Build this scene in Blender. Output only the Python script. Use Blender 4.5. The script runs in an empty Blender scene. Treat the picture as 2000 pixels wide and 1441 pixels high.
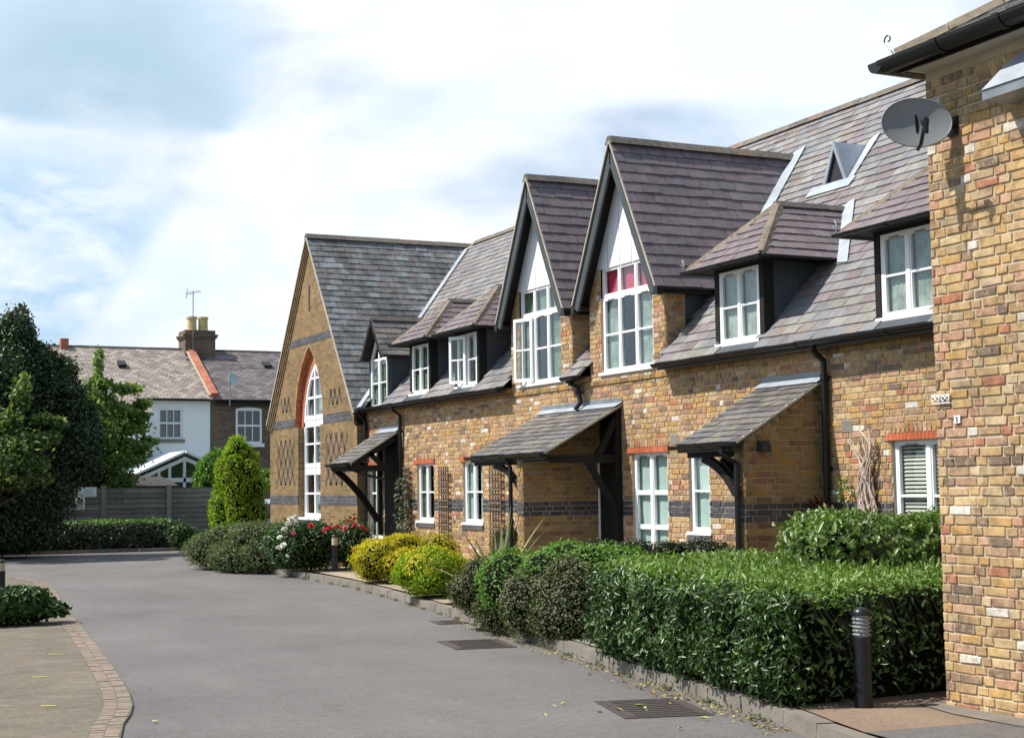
import bpy, math, random
import numpy as np
from mathutils import Vector, Matrix
R = random.Random(7)
rs = np.random.RandomState(11)
scene = bpy.context.scene
C = bpy.data.collections.new("place"); scene.collection.children.link(C)
V = Vector
# ------------------------------------------------------------------ camera
cam_d = bpy.data.cameras.new("camera"); cam = bpy.data.objects.new("camera", cam_d); C.objects.link(cam)
cam_d.sensor_width = 36.0; cam_d.lens = 36.0 * 2950.0 / 2000.0
cam_d.clip_start = 0.1; cam_d.clip_end = 5000
d1 = V((-1410, -245.5, 2950)).normalized(); hv = V((1, 0.0131, 0))
up = d1.cross(hv).normalized()
if up.y < 0: up = -up
d2 = up.cross(d1)
if d2.x < 0: d2 = -d2
# columns: world image of camera right, camera up, camera back
Mx = Matrix(((d2.x, d2.y, -d2.z), (d1.x, d1.y, -d1.z), (up.x, up.y, -up.z)))
cam.matrix_world = Matrix.Translation((0, 0, 1.75)) @ Mx.to_4x4()
scene.camera = cam
# ------------------------------------------------------------------ light
SUN_EL, SUN_AZ = 54.0, 22.0      # azimuth: degrees from the facade normal towards the far end
world = bpy.data.worlds.new("World"); scene.world = world; world.use_nodes = True
sd = V((-math.cos(math.radians(SUN_AZ)) * math.cos(math.radians(SUN_EL)), math.sin(math.radians(SUN_AZ)) * math.cos(math.radians(SUN_EL)), math.sin(math.radians(SUN_EL))))
sun_d = bpy.data.lights.new("sun", 'SUN'); sun_d.energy = 5.0; sun_d.angle = math.radians(0.5); sun_d.color = (1.0, 0.95, 0.86)
sun = bpy.data.objects.new("sun", sun_d); C.objects.link(sun)
sun.rotation_euler = sd.to_track_quat('Z', 'Y').to_euler()
nt = world.node_tree; nt.nodes.clear()
def wn(t, **k):
    n = nt.nodes.new(t)
    for a, b in k.items(): setattr(n, a, b)
    return n
L = nt.links.new
out = wn('ShaderNodeOutputWorld'); bg = wn('ShaderNodeBackground'); bg.inputs[1].default_value = 0.105
sky = wn('ShaderNodeTexSky'); sky.sky_type = 'NISHITA'; sky.sun_disc = False
sky.sun_elevation = math.radians(SUN_EL); sky.sun_rotation = math.atan2(sd.x, sd.y)
sky.air_density = 1.0; sky.dust_density = 0.6
tc = wn('ShaderNodeTexCoord')
mp = wn('ShaderNodeMapping'); mp.inputs['Scale'].default_value = (1.0, 1.0, 2.6); mp.inputs['Location'].default_value = (0.3, 0.2, 0.35)
L(tc.outputs['Generated'], mp.inputs['Vector'])
n1 = wn('ShaderNodeTexNoise'); n1.inputs['Scale'].default_value = 3.6; n1.inputs['Detail'].default_value = 9; n1.inputs['Roughness'].default_value = 0.52
n1.inputs['Distortion'].default_value = 0.25
L(mp.outputs[0], n1.inputs['Vector'])
n2 = wn('ShaderNodeTexNoise'); n2.inputs['Scale'].default_value = 2.1; n2.inputs['Detail'].default_value = 6; n2.inputs['Roughness'].default_value = 0.5
mp2 = wn('ShaderNodeMapping'); mp2.inputs['Scale'].default_value = (1, 1, 3.0); mp2.inputs['Location'].default_value = (4.3, 1.2, 2.2)
L(tc.outputs['Generated'], mp2.inputs['Vector']); L(mp2.outputs[0], n2.inputs['Vector'])
def wm(op, a, b=None, c=None, clamp=False):
    n = wn('ShaderNodeMath', operation=op); n.use_clamp = clamp
    for i, x in enumerate((a, b, c)):
        if x is None: continue
        if isinstance(x, (int, float)): n.inputs[i].default_value = x
        else: L(x, n.inputs[i])
    return n.outputs[0]
def wmix(f, a, b):
    n = wn('ShaderNodeMix', data_type='RGBA')
    L(f, n.inputs[0]) if not isinstance(f, float) else setattr(n.inputs[0], 'default_value', f)
    for i, x in ((6, a), (7, b)):
        if isinstance(x, tuple): n.inputs[i].default_value = x
        else: L(x, n.inputs[i])
    return n.outputs[2]
def wlobe(d, r0, r1, nz=None, amt=0.0):
    """1 inside an angular cap round direction d (cosines r1>r0), ragged by noise"""
    vm = wn('ShaderNodeVectorMath', operation='DOT_PRODUCT'); L(tc.outputs['Generated'], vm.inputs[0]); vm.inputs[1].default_value = V(d).normalized()
    x = vm.outputs['Value']
    if nz is not None: x = wm('ADD', x, wm('MULTIPLY', wm('SUBTRACT', nz, 0.5), amt))
    mr = wn('ShaderNodeMapRange', interpolation_type='SMOOTHSTEP'); L(x, mr.inputs[0]); mr.inputs[1].default_value = r0; mr.inputs[2].default_value = r1
    return mr.outputs[0]
# thin bright cloud over the part of the sky in front, thinner overhead and behind
front = wlobe((0.45, 0.87, 0.18), 0.35, 0.93, n1.outputs['Fac'], 0.25)
cr = wn('ShaderNodeValToRGB'); cr.color_ramp.elements[0].position = 0.30; cr.color_ramp.elements[1].position = 0.60
cr.color_ramp.interpolation = 'EASE'
L(n1.outputs['Fac'], cr.inputs[0])
wisp = wm('MULTIPLY', cr.outputs[0], wm('ADD', wm('MULTIPLY', front, 0.82), 0.14), clamp=True)
blue = wmix(0.45, sky.outputs[0], (3.6, 4.9, 6.6, 1))
CL = 8.3
base = wmix(wisp, blue, (CL*0.98, CL*1.0, CL*1.035, 1))
# blue-grey denser cloud towards the upper left, blue gap lower left
E_SKY = []
cam_dirs = {}
def dirpx(px, py):
    v = d2 * 0
    c = V((px - 1000, -(py - 720.5), 2950.0))
    return V((d2.dot(c), d1.dot(c), up.dot(c))).normalized()
dens = wn('ShaderNodeValToRGB'); dens.color_ramp.elements[0].position = 0.36; dens.color_ramp.elements[1].position = 0.66
L(n2.outputs['Fac'], dens.inputs[0])
def whalf(p, q, soft, nz, amt):
    """1 on the upper side of the great circle through two directions of the sky, ragged by noise"""
    n_ = dirpx(*p).cross(dirpx(*q)).normalized()
    if n_.z < 0: n_ = -n_
    vm = wn('ShaderNodeVectorMath', operation='DOT_PRODUCT'); L(tc.outputs['Generated'], vm.inputs[0]); vm.inputs[1].default_value = n_
    x = wm('ADD', vm.outputs['Value'], wm('MULTIPLY', wm('SUBTRACT', nz, 0.5), amt))
    mr = wn('ShaderNodeMapRange', interpolation_type='SMOOTHSTEP'); L(x, mr.inputs[0]); mr.inputs[1].default_value = -soft; mr.inputs[2].default_value = soft
    return mr.outputs[0]
n3 = wn('ShaderNodeTexNoise'); n3.inputs['Scale'].default_value = 14; n3.inputs['Detail'].default_value = 8; n3.inputs['Roughness'].default_value = 0.6; n3.inputs['Distortion'].default_value = 0.3
mp3 = wn('ShaderNodeMapping'); mp3.inputs['Scale'].default_value = (1, 1, 1.8); L(tc.outputs['Generated'], mp3.inputs['Vector']); L(mp3.outputs[0], n3.inputs['Vector'])
F3 = n3.outputs['Fac']; F1 = n1.outputs['Fac']; F2 = n2.outputs['Fac']
cosd = lambda d: math.cos(math.radians(d))
# dark blue-grey cloud, flat underneath
lo = whalf((0, 236), (520, 252), 0.006, F3, 0.022)
g1 = wm('MULTIPLY', wlobe(dirpx(120, 90), cosd(9.2), cosd(3.5), F3, 0.010), lo)
base = wmix(wm('MULTIPLY', g1, 0.90), base, (CL*0.60, CL*0.75, CL*0.91, 1))
g1b = wm('MULTIPLY', wlobe(dirpx(190, 200), cosd(6.0), cosd(1.2), F3, 0.004), lo)
base = wmix(wm('MULTIPLY', g1b, 0.9), base, (CL*0.42, CL*0.58, CL*0.72, 1))
puff = wn('ShaderNodeValToRGB'); puff.color_ramp.elements[0].position = 0.47; puff.color_ramp.elements[1].position = 0.66; L(F3, puff.inputs[0])
base = wmix(wm('MULTIPLY', wm('MULTIPLY', puff.outputs[0], wlobe(dirpx(150, 430), cosd(6.5), cosd(2))), 0.35), base, (CL*0.99, CL*1.0, CL*1.02, 1))
# pale blue opening lower left, bounded by a bright cloud edge on its right
g2 = wlobe(dirpx(60, 560), cosd(7.2), cosd(3.4), F3, 0.008)
n_e = dirpx(345, 420).cross(dirpx(150, 660)).normalized()
sgn = 1.0 if n_e.z > 0 else -1.0
inside = (dirpx(60, 560).dot(n_e*sgn) > 0)
eL = whalf((345, 420), (150, 660), 0.008, F3, 0.035)
if not inside: eL = wm('SUBTRACT', 1.0, eL)
base = wmix(wm('MULTIPLY', wm('MULTIPLY', wm('MULTIPLY', g2, eL), wm('SUBTRACT', 1.0, wm('MULTIPLY', puff.outputs[0], 0.7))), 0.95), base, (CL*0.46, CL*0.64, CL*0.82, 1))
g2b = wlobe(dirpx(420, 560), cosd(3.8), cosd(0.6), F3, 0.006)
base = wmix(wm('MULTIPLY', g2b, 0.50), base, (CL*0.60, CL*0.76, CL*0.92, 1))
g2c = wlobe(dirpx(700, 440), cosd(2.8), cosd(0.4), F3, 0.006)
base = wmix(wm('MULTIPLY', g2c, 0.40), base, (CL*0.68, CL*0.82, CL*0.97, 1))
g3 = wlobe(dirpx(900, 160), cosd(5.5), cosd(0.8), F3, 0.012)
base = wmix(wm('MULTIPLY', g3, 0.35), base, (CL*0.72, CL*0.85, CL*1.0, 1))
g4 = wlobe(dirpx(1560, 60), cosd(7), cosd(1), F3, 0.012)
base = wmix(wm('MULTIPLY', g4, 0.50), base, (CL*0.72, CL*0.85, CL*1.02, 1))
g5 = wlobe(dirpx(1150, 60), cosd(5), cosd(1), F1, 0.012)
base = wmix(wm('MULTIPLY', g5, 0.30), base, (CL*0.76, CL*0.87, CL*1.0, 1))
L(base, bg.inputs[0]); L(bg.outputs[0], out.inputs[0])
scene.view_settings.view_transform = 'Standard'; scene.view_settings.look = 'None'
scene.view_settings.exposure = 0.42; scene.view_settings.gamma = 1.0
scene.cycles.max_bounces = 6; scene.cycles.diffuse_bounces = 2; scene.cycles.glossy_bounces = 3
scene.cycles.transparent_max_bounces = 12; scene.cycles.transmission_bounces = 4
scene.cycles.use_denoising = True

# ------------------------------------------------------------------ materials
MATS = {}
class NT:
    def __init__(s, name):
        s.m = bpy.data.materials.new(name); s.m.use_nodes = True; s.t = s.m.node_tree; s.t.nodes.clear()
        s.o = s.n('ShaderNodeOutputMaterial'); MATS[name] = s.m
        s.geo = s.n('ShaderNodeNewGeometry'); s.tc = s.n('ShaderNodeTexCoord')
    def n(s, t, **k):
        x = s.t.nodes.new(t)
        for a, b in k.items(): setattr(x, a, b)
        return x
    def set(s, sock, x):
        if isinstance(x, (int, float)): sock.default_value = x
        elif isinstance(x, tuple): sock.default_value = x if len(x) == 4 or sock.type == 'VECTOR' else (*x, 1)
        else: s.t.links.new(x, sock)
    def math(s, op, a, b=0.0, clamp=False):
        x = s.n('ShaderNodeMath', operation=op); x.use_clamp = clamp; s.set(x.inputs[0], a); s.set(x.inputs[1], b); return x.outputs[0]
    def mix(s, f, a, b, mode='MIX'):
        x = s.n('ShaderNodeMix', data_type='RGBA', blend_type=mode); s.set(x.inputs[0], f); s.set(x.inputs[6], a); s.set(x.inputs[7], b); return x.outputs[2]
    def noise(s, scale, detail=4, rough=.55, vec=None, sc=None, col=False):
        x = s.n('ShaderNodeTexNoise'); x.inputs['Scale'].default_value = scale; x.inputs['Detail'].default_value = detail; x.inputs['Roughness'].default_value = rough
        v = vec if vec is not None else s.tc.outputs['Object']
        if sc:
            mpn = s.n('ShaderNodeMapping'); mpn.inputs['Scale'].default_value = sc; s.t.links.new(v, mpn.inputs[0]); v = mpn.outputs[0]
        s.t.links.new(v, x.inputs['Vector']); return x.outputs['Color' if col else 'Fac']
    def ramp(s, f, stops, interp='LINEAR'):
        x = s.n('ShaderNodeValToRGB'); x.color_ramp.interpolation = interp; el = x.color_ramp.elements
        while len(el) > 1: el.remove(el[0])
        el[0].position = stops[0][0]; el[0].color = (*stops[0][1], 1) if len(stops[0][1]) == 3 else stops[0][1]
        for p, c in stops[1:]:
            e = el.new(p); e.color = (*c, 1)
        s.t.links.new(f, x.inputs[0]); return x.outputs[0]
    def bump(s, h, strength=.3, dist=.01):
        x = s.n('ShaderNodeBump'); x.inputs['Strength'].default_value = strength; x.inputs['Distance'].default_value = dist; s.t.links.new(h, x.inputs['Height']); return x.outputs[0]
    def pbr(s, col, rough=.8, bump=None, spec=.4, metal=0.0, sheen=None, trans=None):
        p = s.n('ShaderNodeBsdfPrincipled'); s.set(p.inputs['Base Color'], col); s.set(p.inputs['Roughness'], rough)
        p.inputs['Specular IOR Level'].default_value = spec; p.inputs['Metallic'].default_value = metal
        if bump is not None: s.t.links.new(bump, p.inputs['Normal'])
        s.t.links.new(p.outputs[0], s.o.inputs[0]); return p
def g3c(*c): return tuple(c)
def even(cols):
    n = len(cols); return [(i / n, c) for i, c in enumerate(cols)]
def scale_col(c, k): return tuple(x * k for x in c)
def m_island(name, cols, rough=.85, nz=(14, .25), big=(0.9, .18), bumps=.5, spec=.3, mott=None):
    """colour per separate piece (brick, slate, tile), mottled, with a little large scale weathering"""
    s = NT(name)
    c = s.ramp(s.geo.outputs['Random Per Island'], even(cols), 'CONSTANT')
    f = s.noise(nz[0], 5, .65)
    k = s.ramp(f, [(.28, (1 - nz[1]*1.5,)*3), (.5, (1, 1, 1)), (.75, (1 + nz[1],)*3)])
    c = s.mix(1.0, c, k, 'MULTIPLY')
    f2 = s.noise(big[0], 4, .6)
    k2 = s.ramp(f2, [(.3, (1 - big[1],)*3), (.7, (1 + big[1]*.5,)*3)])
    c = s.mix(1.0, c, k2, 'MULTIPLY')
    if name.startswith('slate'):
        f4 = s.noise(3.2, 7, .8, sc=(1, 1, .6)); a4 = s.ramp(f4, [(.60, (0, 0, 0)), (.72, (1, 1, 1))]); c = s.mix(s.math('MULTIPLY', a4, .45), c, (.055, .058, .045, 1))
        f5 = s.noise(55, 3, .6); a5 = s.ramp(f5, [(.70, (0, 0, 0)), (.74, (1, 1, 1))]); c = s.mix(s.math('MULTIPLY', a5, .5), c, (.34, .34, .29, 1))
    if name in ('near_brick', 'stock_brick'):
        f4 = s.noise(1.3, 6, .7, sc=(1, 2.2, .45)); a4 = s.ramp(f4, [(.54, (0, 0, 0)), (.74, (1, 1, 1))]); c = s.mix(s.math('MULTIPLY', a4, .42), c, (.13, .10, .07, 1))
    if mott:
        f3 = s.noise(mott[0], 6, .7); a = s.ramp(f3, [(mott[1], (0, 0, 0)), (mott[1] + .1, (1, 1, 1))])
        c = s.mix(s.math('MULTIPLY', a, mott[3]), c, mott[2])
    b = s.bump(s.noise(nz[0]*5, 6, .7), bumps, .006)
    s.pbr(c, rough, b, spec); return s.m
def m_plain(name, col, rough=.6, spec=.4, metal=0, nz=None, bumps=None):
    s = NT(name); c = (*col, 1)
    b = None
    if nz:
        f = s.noise(nz[0], 6, .65); c = s.mix(1.0, c, s.ramp(f, [(.25, (1 - nz[1],)*3), (.75, (1 + nz[1],)*3)]), 'MULTIPLY')
    if bumps: b = s.bump(s.noise(bumps[0], 5, .6), bumps[1], .01)
    s.pbr(c, rough, b, spec, metal); return s.m
def pull(c, k, mean=(.47, .29, .135), d=.0):
    c = tuple(m + (x - m)*k for x, m in zip(c, mean)); g = sum(c)/3; return tuple(x + (g - x)*d for x in c)
Y1, Y2, Y3 = (.52, .345, .135), (.43, .27, .115), (.56, .42, .21)
OCH, BR, PK = (.50, .285, .07), (.27, .165, .09), (.52, .30, .20)
PK2, RD, DK = (.47, .235, .15), (.42, .115, .06), (.115, .09, .085)
stock = [Y1, Y2, OCH, PK, Y3, BR, Y1, PK2, (.38, .25, .12), Y2, (.33, .19, .12), Y1, DK, OCH, (.58, .44, .27), PK, RD, Y2, (.20, .14, .10), Y3, PK2, Y1, (.46, .33, .17), (.36, .22, .14), OCH, Y1, (.40, .30, .17), Y2]
m_island('stock_brick', [pull(c, .72, (.47, .27, .13), .08) for c in stock] + [(.66, .61, .52)], nz=(16, .30), big=(.8, .20), bumps=.8, mott=(22, .56, (.20, .145, .10, 1), .55))
m_island('near_brick', [pull(c, .72, (.47, .30, .15), .08) for c in stock] + [(.62, .57, .50)], nz=(13, .34), big=(1.0, .22), bumps=1.0, mott=(15, .52, (.50, .37, .22, 1), .55))
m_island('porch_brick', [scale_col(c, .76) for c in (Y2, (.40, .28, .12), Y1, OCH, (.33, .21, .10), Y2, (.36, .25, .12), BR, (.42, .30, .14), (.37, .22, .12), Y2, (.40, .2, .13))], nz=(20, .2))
m_island('blue_brick', [(.055, .055, .065), (.075, .07, .08), (.045, .045, .05), (.09, .085, .095)], rough=.55, nz=(20, .2), spec=.5)
m_island('red_tile', [(.50, .13, .055), (.44, .115, .05), (.56, .16, .07)], nz=(30, .15))
m_plain('mortar', (.47, .39, .28), .95, .2, nz=(3, .2), bumps=(60, .5))
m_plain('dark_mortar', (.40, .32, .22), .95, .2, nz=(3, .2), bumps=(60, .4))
SG = [pull(scale_col(c, 1.45), .62, (.198, .196, .190)) for c in [(.125, .12, .13), (.16, .15, .155), (.105, .10, .105), (.19, .18, .17), (.135, .12, .135), (.15, .14, .12), (.12, .125, .14), (.21, .195, .175), (.14, .105, .115), (.17, .155, .15)]] + [(.22, .185, .165), (.17, .135, .135)]
SP = [pull(scale_col(c, 1.12), .55, (.150, .131, .134)) for c in [(.145, .10, .115), (.175, .12, .135), (.12, .085, .095), (.16, .125, .135), (.19, .135, .145), (.135, .11, .12), (.155, .10, .105), (.18, .15, .155), (.15, .12, .105)]]
SH = [pull(scale_col(c, 1.35), .6, (.135, .138, .14)) for c in [(.12, .125, .125), (.15, .16, .16), (.09, .09, .085), (.17, .18, .185), (.12, .11, .10), (.21, .225, .235), (.105, .105, .11), (.14, .125, .11), (.085, .08, .075), (.16, .165, .16), (.145, .12, .115)]]
SC = [scale_col(c, 1.15) for c in [(.11, .10, .095), (.14, .125, .115), (.09, .08, .078), (.16, .14, .12), (.12, .115, .12), (.135, .12, .10)]]
m_island('slate_grey', SG, rough=.5, nz=(9, .2), big=(.7, .2), bumps=.35, spec=.45, mott=(5, .62, (.20, .19, .14, 1), .35))
m_island('slate_purple', SP, rough=.55, nz=(9, .18), big=(.8, .15), bumps=.35, spec=.4, mott=(6, .66, (.06, .055, .05, 1), .5))
m_island('slate_hall', SH, rough=.55, nz=(6, .35), big=(.8, .4), bumps=.35, spec=.4, mott=(2.5, .55, (.06, .055, .048, 1), .55))
m_island('slate_porch', SC, rough=.6, nz=(9, .2), big=(1.5, .2), bumps=.35, spec=.4)
m_island('ridge_tile', [(.15, .13, .10), (.18, .155, .12), (.13, .115, .10), (.21, .15, .115), (.16, .14, .12)], nz=(12, .3))
m_island('hip_tile', [(.20, .165, .12), (.17, .14, .10), (.215, .18, .135)], nz=(14, .3), big=(2, .2))
m_plain('undercloak', (.42, .38, .31), .9, nz=(5, .3))
m_plain('slate_base', (.05, .045, .045), .9)
m_plain('lead', (.36, .40, .45), .5, .5, metal=.25, nz=(2.5, .3), bumps=(5, .25))
m_plain('lead_dark', (.20, .22, .245), .5, .5, metal=.2, nz=(3, .3), bumps=(5, .25))
m_plain('black_paint', (.008, .008, .009), .42, .4, bumps=(3, .1))
m_plain('barge_paint', (.055, .065, .07), .5, .4, nz=(4, .2))
m_plain('timber_black', (.012, .011, .010), .75, .3, nz=(20, .4))
m_plain('cheek_lead', (.055, .068, .078), .6, .35, nz=(1.8, .45), bumps=(5, .2))
m_plain('white_paint', (.83, .83, .84), .4, .5, nz=(2, .04))
m_plain('white_board', (.82, .81, .85), .6, .4, nz=(3, .05))
m_plain('door_paint', (.012, .013, .016), .35, .5)
m_plain('soffit', (.52, .49, .42), .7)
m_plain('interior', (.10, .095, .085), .9)
m_plain('net', (.46, .56, .53), .9, .1, nz=(2, .1))
m_plain('blind_reflect_grey', (.30, .34, .30), .9, .1, nz=(4.5, .55))  # blind behind the pane, with tree reflections painted into its mottle
m_plain('blind_reflect_green', (.16, .21, .15), .9, .1, nz=(5, .6))  # greener blind; its tone and mottle imitate trees reflected in the glass
m_plain('pink_curtain', (.50, .06, .11), .9, .1, nz=(4, .15))
m_plain('slat_white', (.50, .50, .45), .6)
m_plain('concrete', (.25, .225, .19), .95, .2, nz=(1.3, .2), bumps=(30, .5))
m_plain('kerb_concrete', (.19, .17, .145), .95, .2, nz=(2.2, .3), bumps=(40, .6))
m_plain('yellow_pot', (.62, .47, .22), .85, nz=(5, .15))
m_plain('white_wall', (.86, .88, .87), .85, nz=(.8, .05), bumps=(14, .3))
m_plain('grime', (.11, .13, .07), .95, nz=(3, .3))
m_plain('galv', (.45, .46, .47), .4, metal=.6)
m_plain('dish_grey', (.22, .23, .24), .5, metal=.2, nz=(8, .1))
m_plain('lamp_metal', (.010, .011, .014), .35)
m_plain('lamp_glass', (.42, .42, .38), .3)
m_plain('lamp_buff', (.55, .46, .30), .5)
m_plain('stem', (.14, .09, .05), .9, nz=(20, .3))
m_plain('slat_grey', (.30, .28, .25), .9)
m_plain('vine_wood', (.50, .40, .33), .9, nz=(14, .4))
m_plain('trellis_wood', (.15, .105, .07), .85, nz=(12, .3))
m_plain('bark', (.045, .033, .024), .95, nz=(6, .3), bumps=(20, .8))
m_plain('sign_white', (.78, .78, .80), .5)
m_plain('sign_grey', (.25, .25, .26), .6)
m_plain('ink', (.03, .03, .035), .6)
m_plain('sign_red', (.45, .03, .03), .6)
m_plain('silver_paint', (.42, .47, .52), .28, .6, metal=.55)
m_plain('rubber', (.02, .02, .02), .8)
m_plain('yellow_mark', (.58, .50, .14), .7)
m_plain('clip_green', (.45, .55, .12), .7)
m_plain('petal_red', (.62, .025, .05), .6)
m_plain('petal_pink', (.75, .10, .18), .6)
m_plain('petal_white', (.85, .83, .76), .6)
m_plain('plum', (.10, .018, .014), .5)
def m_glass():
    s = NT('glass'); fr = s.n('ShaderNodeLayerWeight'); fr.inputs['Blend'].default_value = .5; fac = s.math('ADD', s.math('MULTIPLY', s.math('POWER', fr.outputs['Facing'], 3.2), .85), .07, True)
    t = s.n('ShaderNodeBsdfTransparent'); t.inputs[0].default_value = (.92, .97, .95, 1)
    g = s.n('ShaderNodeBsdfGlossy'); g.inputs['Roughness'].default_value = .02; g.inputs[0].default_value = (.9, .95, 1, 1)
    w = s.noise(2.2, 2, .4); b = s.bump(w, .12, .02); s.t.links.new(b, g.inputs['Normal'])
    m = s.n('ShaderNodeMixShader'); s.t.links.new(fac, m.inputs[0]); s.t.links.new(t.outputs[0], m.inputs[1]); s.t.links.new(g.outputs[0], m.inputs[2])
    s.t.links.new(m.outputs[0], s.o.inputs[0])
m_glass()
def m_brick_tex(name, cols, mortar, bw=.225, bh=.075, ms=.010, rough=.9, bumps=.5, big=.2, scale=1.0, offset=.5):
    s = NT(name); b = s.n('ShaderNodeTexBrick'); b.inputs['Scale'].default_value = scale
    b.inputs['Color1'].default_value = (0, 0, 0, 1); b.inputs['Color2'].default_value = (1, 1, 1, 1); b.inputs['Mortar'].default_value = (0, 0, 0, 1)
    b.inputs['Mortar Size'].default_value = ms; b.inputs['Mortar Smooth'].default_value = .3; b.inputs['Brick Width'].default_value = bw; b.inputs['Row Height'].default_value = bh; b.offset = offset
    s.t.links.new(s.tc.outputs['UV'], b.inputs['Vector'])
    c = s.ramp(b.outputs['Color'], even(cols), 'CONSTANT')
    c = s.mix(b.outputs['Fac'], c, (*mortar, 1))
    c = s.mix(1.0, c, s.ramp(s.noise(1.0, 5, .6), [(.3, (1 - big,)*3), (.7, (1 + big*.6,)*3)]), 'MULTIPLY')
    c = s.mix(1.0, c, s.ramp(s.noise(18, 5, .7), [(.3, (.78,)*3), (.7, (1.15,)*3)]), 'MULTIPLY')
    inv = s.math('SUBTRACT', 1.0, b.outputs['Fac'])
    s.pbr(c, rough, s.bump(inv, bumps, .008), .3); return s.m
m_brick_tex('hall_brick', [(.25, .165, .075), (.20, .135, .06), (.29, .19, .085), (.23, .15, .07), (.17, .115, .055), (.27, .165, .075), (.24, .145, .075)], (.27, .20, .12), ms=.008)
m_brick_tex('side_brick', stock, (.46, .37, .25))
m_brick_tex('house_brick', [(.19, .125, .085), (.155, .10, .07), (.22, .145, .10), (.17, .12, .09), (.13, .09, .07)], (.20, .155, .12))
m_brick_tex('band_blue', [(.085, .085, .10), (.11, .105, .12), (.07, .07, .08)], (.16, .15, .15), ms=.006)
m_brick_tex('red_arch', [(.50, .15, .07), (.44, .12, .06), (.55, .18, .09)], (.50, .25, .14), bw=.075, bh=.11, ms=.006)
m_brick_tex('house_slate', [(.30, .25, .21), (.24, .20, .18), (.36, .31, .26), (.21, .175, .16), (.33, .27, .22), (.27, .235, .21), (.40, .35, .30)], (.10, .09, .085), bw=.25, bh=.17, ms=.012, rough=.7, bumps=.8)
m_brick_tex('house_slate_dark', [(.15, .125, .125), (.12, .105, .105), (.19, .165, .165), (.105, .09, .095), (.17, .14, .135), (.21, .18, .18)], (.06, .055, .055), bw=.25, bh=.17, ms=.012, rough=.6, bumps=.8)
m_brick_tex('party_tile', [(.48, .16, .09), (.40, .14, .09), (.52, .20, .12)], (.25, .14, .1), bw=.3, bh=.15)
m_brick_tex('kerb_blocks', [(.30, .20, .155), (.26, .175, .14), (.335, .235, .185), (.28, .20, .17), (.31, .225, .16)], (.14, .12, .09), bw=.105, bh=.21, ms=.006, offset=0.0, bumps=.6, big=.15)
m_brick_tex('paving_blocks', [(.150, .128, .098), (.168, .142, .110), (.138, .120, .088), (.160, .126, .098), (.146, .132, .10), (.172, .14, .115)], (.12, .12, .075), bw=.21, bh=.105, ms=.006, bumps=.5, big=.22)
m_brick_tex('fence_panel_mat', [(.22, .20, .175), (.19, .172, .15), (.25, .225, .195)], (.09, .08, .07), bw=3.0, bh=.15, ms=.012, bumps=.8, big=.3)
def m_road():
    s = NT('asphalt')
    c = s.ramp(s.noise(38, 8, .9), [(.34, (.085, .079, .077)), (.46, (.140, .131, .127)), (.54, (.168, .157, .153)), (.66, (.26, .245, .238))])
    c = s.mix(1.0, c, s.ramp(s.noise(9, 6, .8), [(.35, (.86,)*3), (.65, (1.12,)*3)]), 'MULTIPLY')
    c = s.mix(1.0, c, s.ramp(s.noise(.30, 7, .65), [(.3, (.78,)*3), (.7, (1.13,)*3)]), 'MULTIPLY')
    c = s.mix(1.0, c, s.ramp(s.noise(1.6, 6, .6, sc=(1, .3, 1)), [(.3, (.92,)*3), (.7, (1.07,)*3)]), 'MULTIPLY')
    sc = s.ramp(s.noise(2.1, 8, .8, sc=(1.8, .5, 1)), [(.66, (0, 0, 0)), (.74, (1, 1, 1))])
    c = s.mix(s.math('MULTIPLY', sc, .35), c, (.36, .345, .33, 1))
    st = s.ramp(s.noise(.9, 6, .7), [(.63, (0, 0, 0)), (.75, (1, 1, 1))]); c = s.mix(s.math('MULTIPLY', st, .35), c, (.075, .07, .068, 1))
    gr = s.ramp(s.noise(26, 4, .8), [(.66, (0, 0, 0)), (.70, (1, 1, 1))]); c = s.mix(s.math('MULTIPLY', gr, .45), c, (.34, .325, .31, 1))
    s.pbr(c, .9, s.bump(s.noise(60, 6, .85), .7, .012), .25)
m_road()
def m_soil(name, a, b_, c_, sc=25, bs=.6):
    s = NT(name); c = s.ramp(s.noise(sc, 6, .75), [(.3, a), (.5, b_), (.7, c_)])
    c = s.mix(1.0, c, s.ramp(s.noise(.8, 5, .6), [(.3, (.8,)*3), (.7, (1.15,)*3)]), 'MULTIPLY')
    s.pbr(c, .95, s.bump(s.noise(sc*2, 5, .7), bs, .02), .2)
m_soil('soil', (.05, .035, .022), (.10, .075, .05), (.17, .13, .09))
m_soil('gravel', (.20, .15, .10), (.42, .34, .24), (.62, .53, .40), 60, 1.0)
m_soil('footpath', (.17, .12, .085), (.235, .17, .125), (.31, .235, .175), 45, .6)
m_soil('grass', (.03, .05, .012), (.05, .085, .02), (.08, .12, .035), 8, .8)
m_soil('manhole_mat', (.06, .048, .044), (.09, .074, .069), (.14, .118, .11), 40, .8)
def m_leaf(name, cols, rough=.45, trans=.25, spec=.4, tcol=None):
    s = NT(name); c = s.ramp(s.geo.outputs['Random Per Island'], even(cols), 'LINEAR')
    c = s.mix(1.0, c, s.ramp(s.noise(1.6, 3, .6), [(.3, (.75,)*3), (.7, (1.25,)*3)]), 'MULTIPLY')
    p = s.pbr(c, rough, None, spec)
    t = s.n('ShaderNodeBsdfTranslucent'); s.set(t.inputs[0], s.mix(1.0, c, tcol or (1.5, 1.7, .6, 1), 'MULTIPLY'))
    m = s.n('ShaderNodeMixShader'); m.inputs[0].default_value = trans; s.t.links.new(p.outputs[0], m.inputs[1]); s.t.links.new(t.outputs[0], m.inputs[2]); s.t.links.new(m.outputs[0], s.o.inputs[0])
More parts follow.
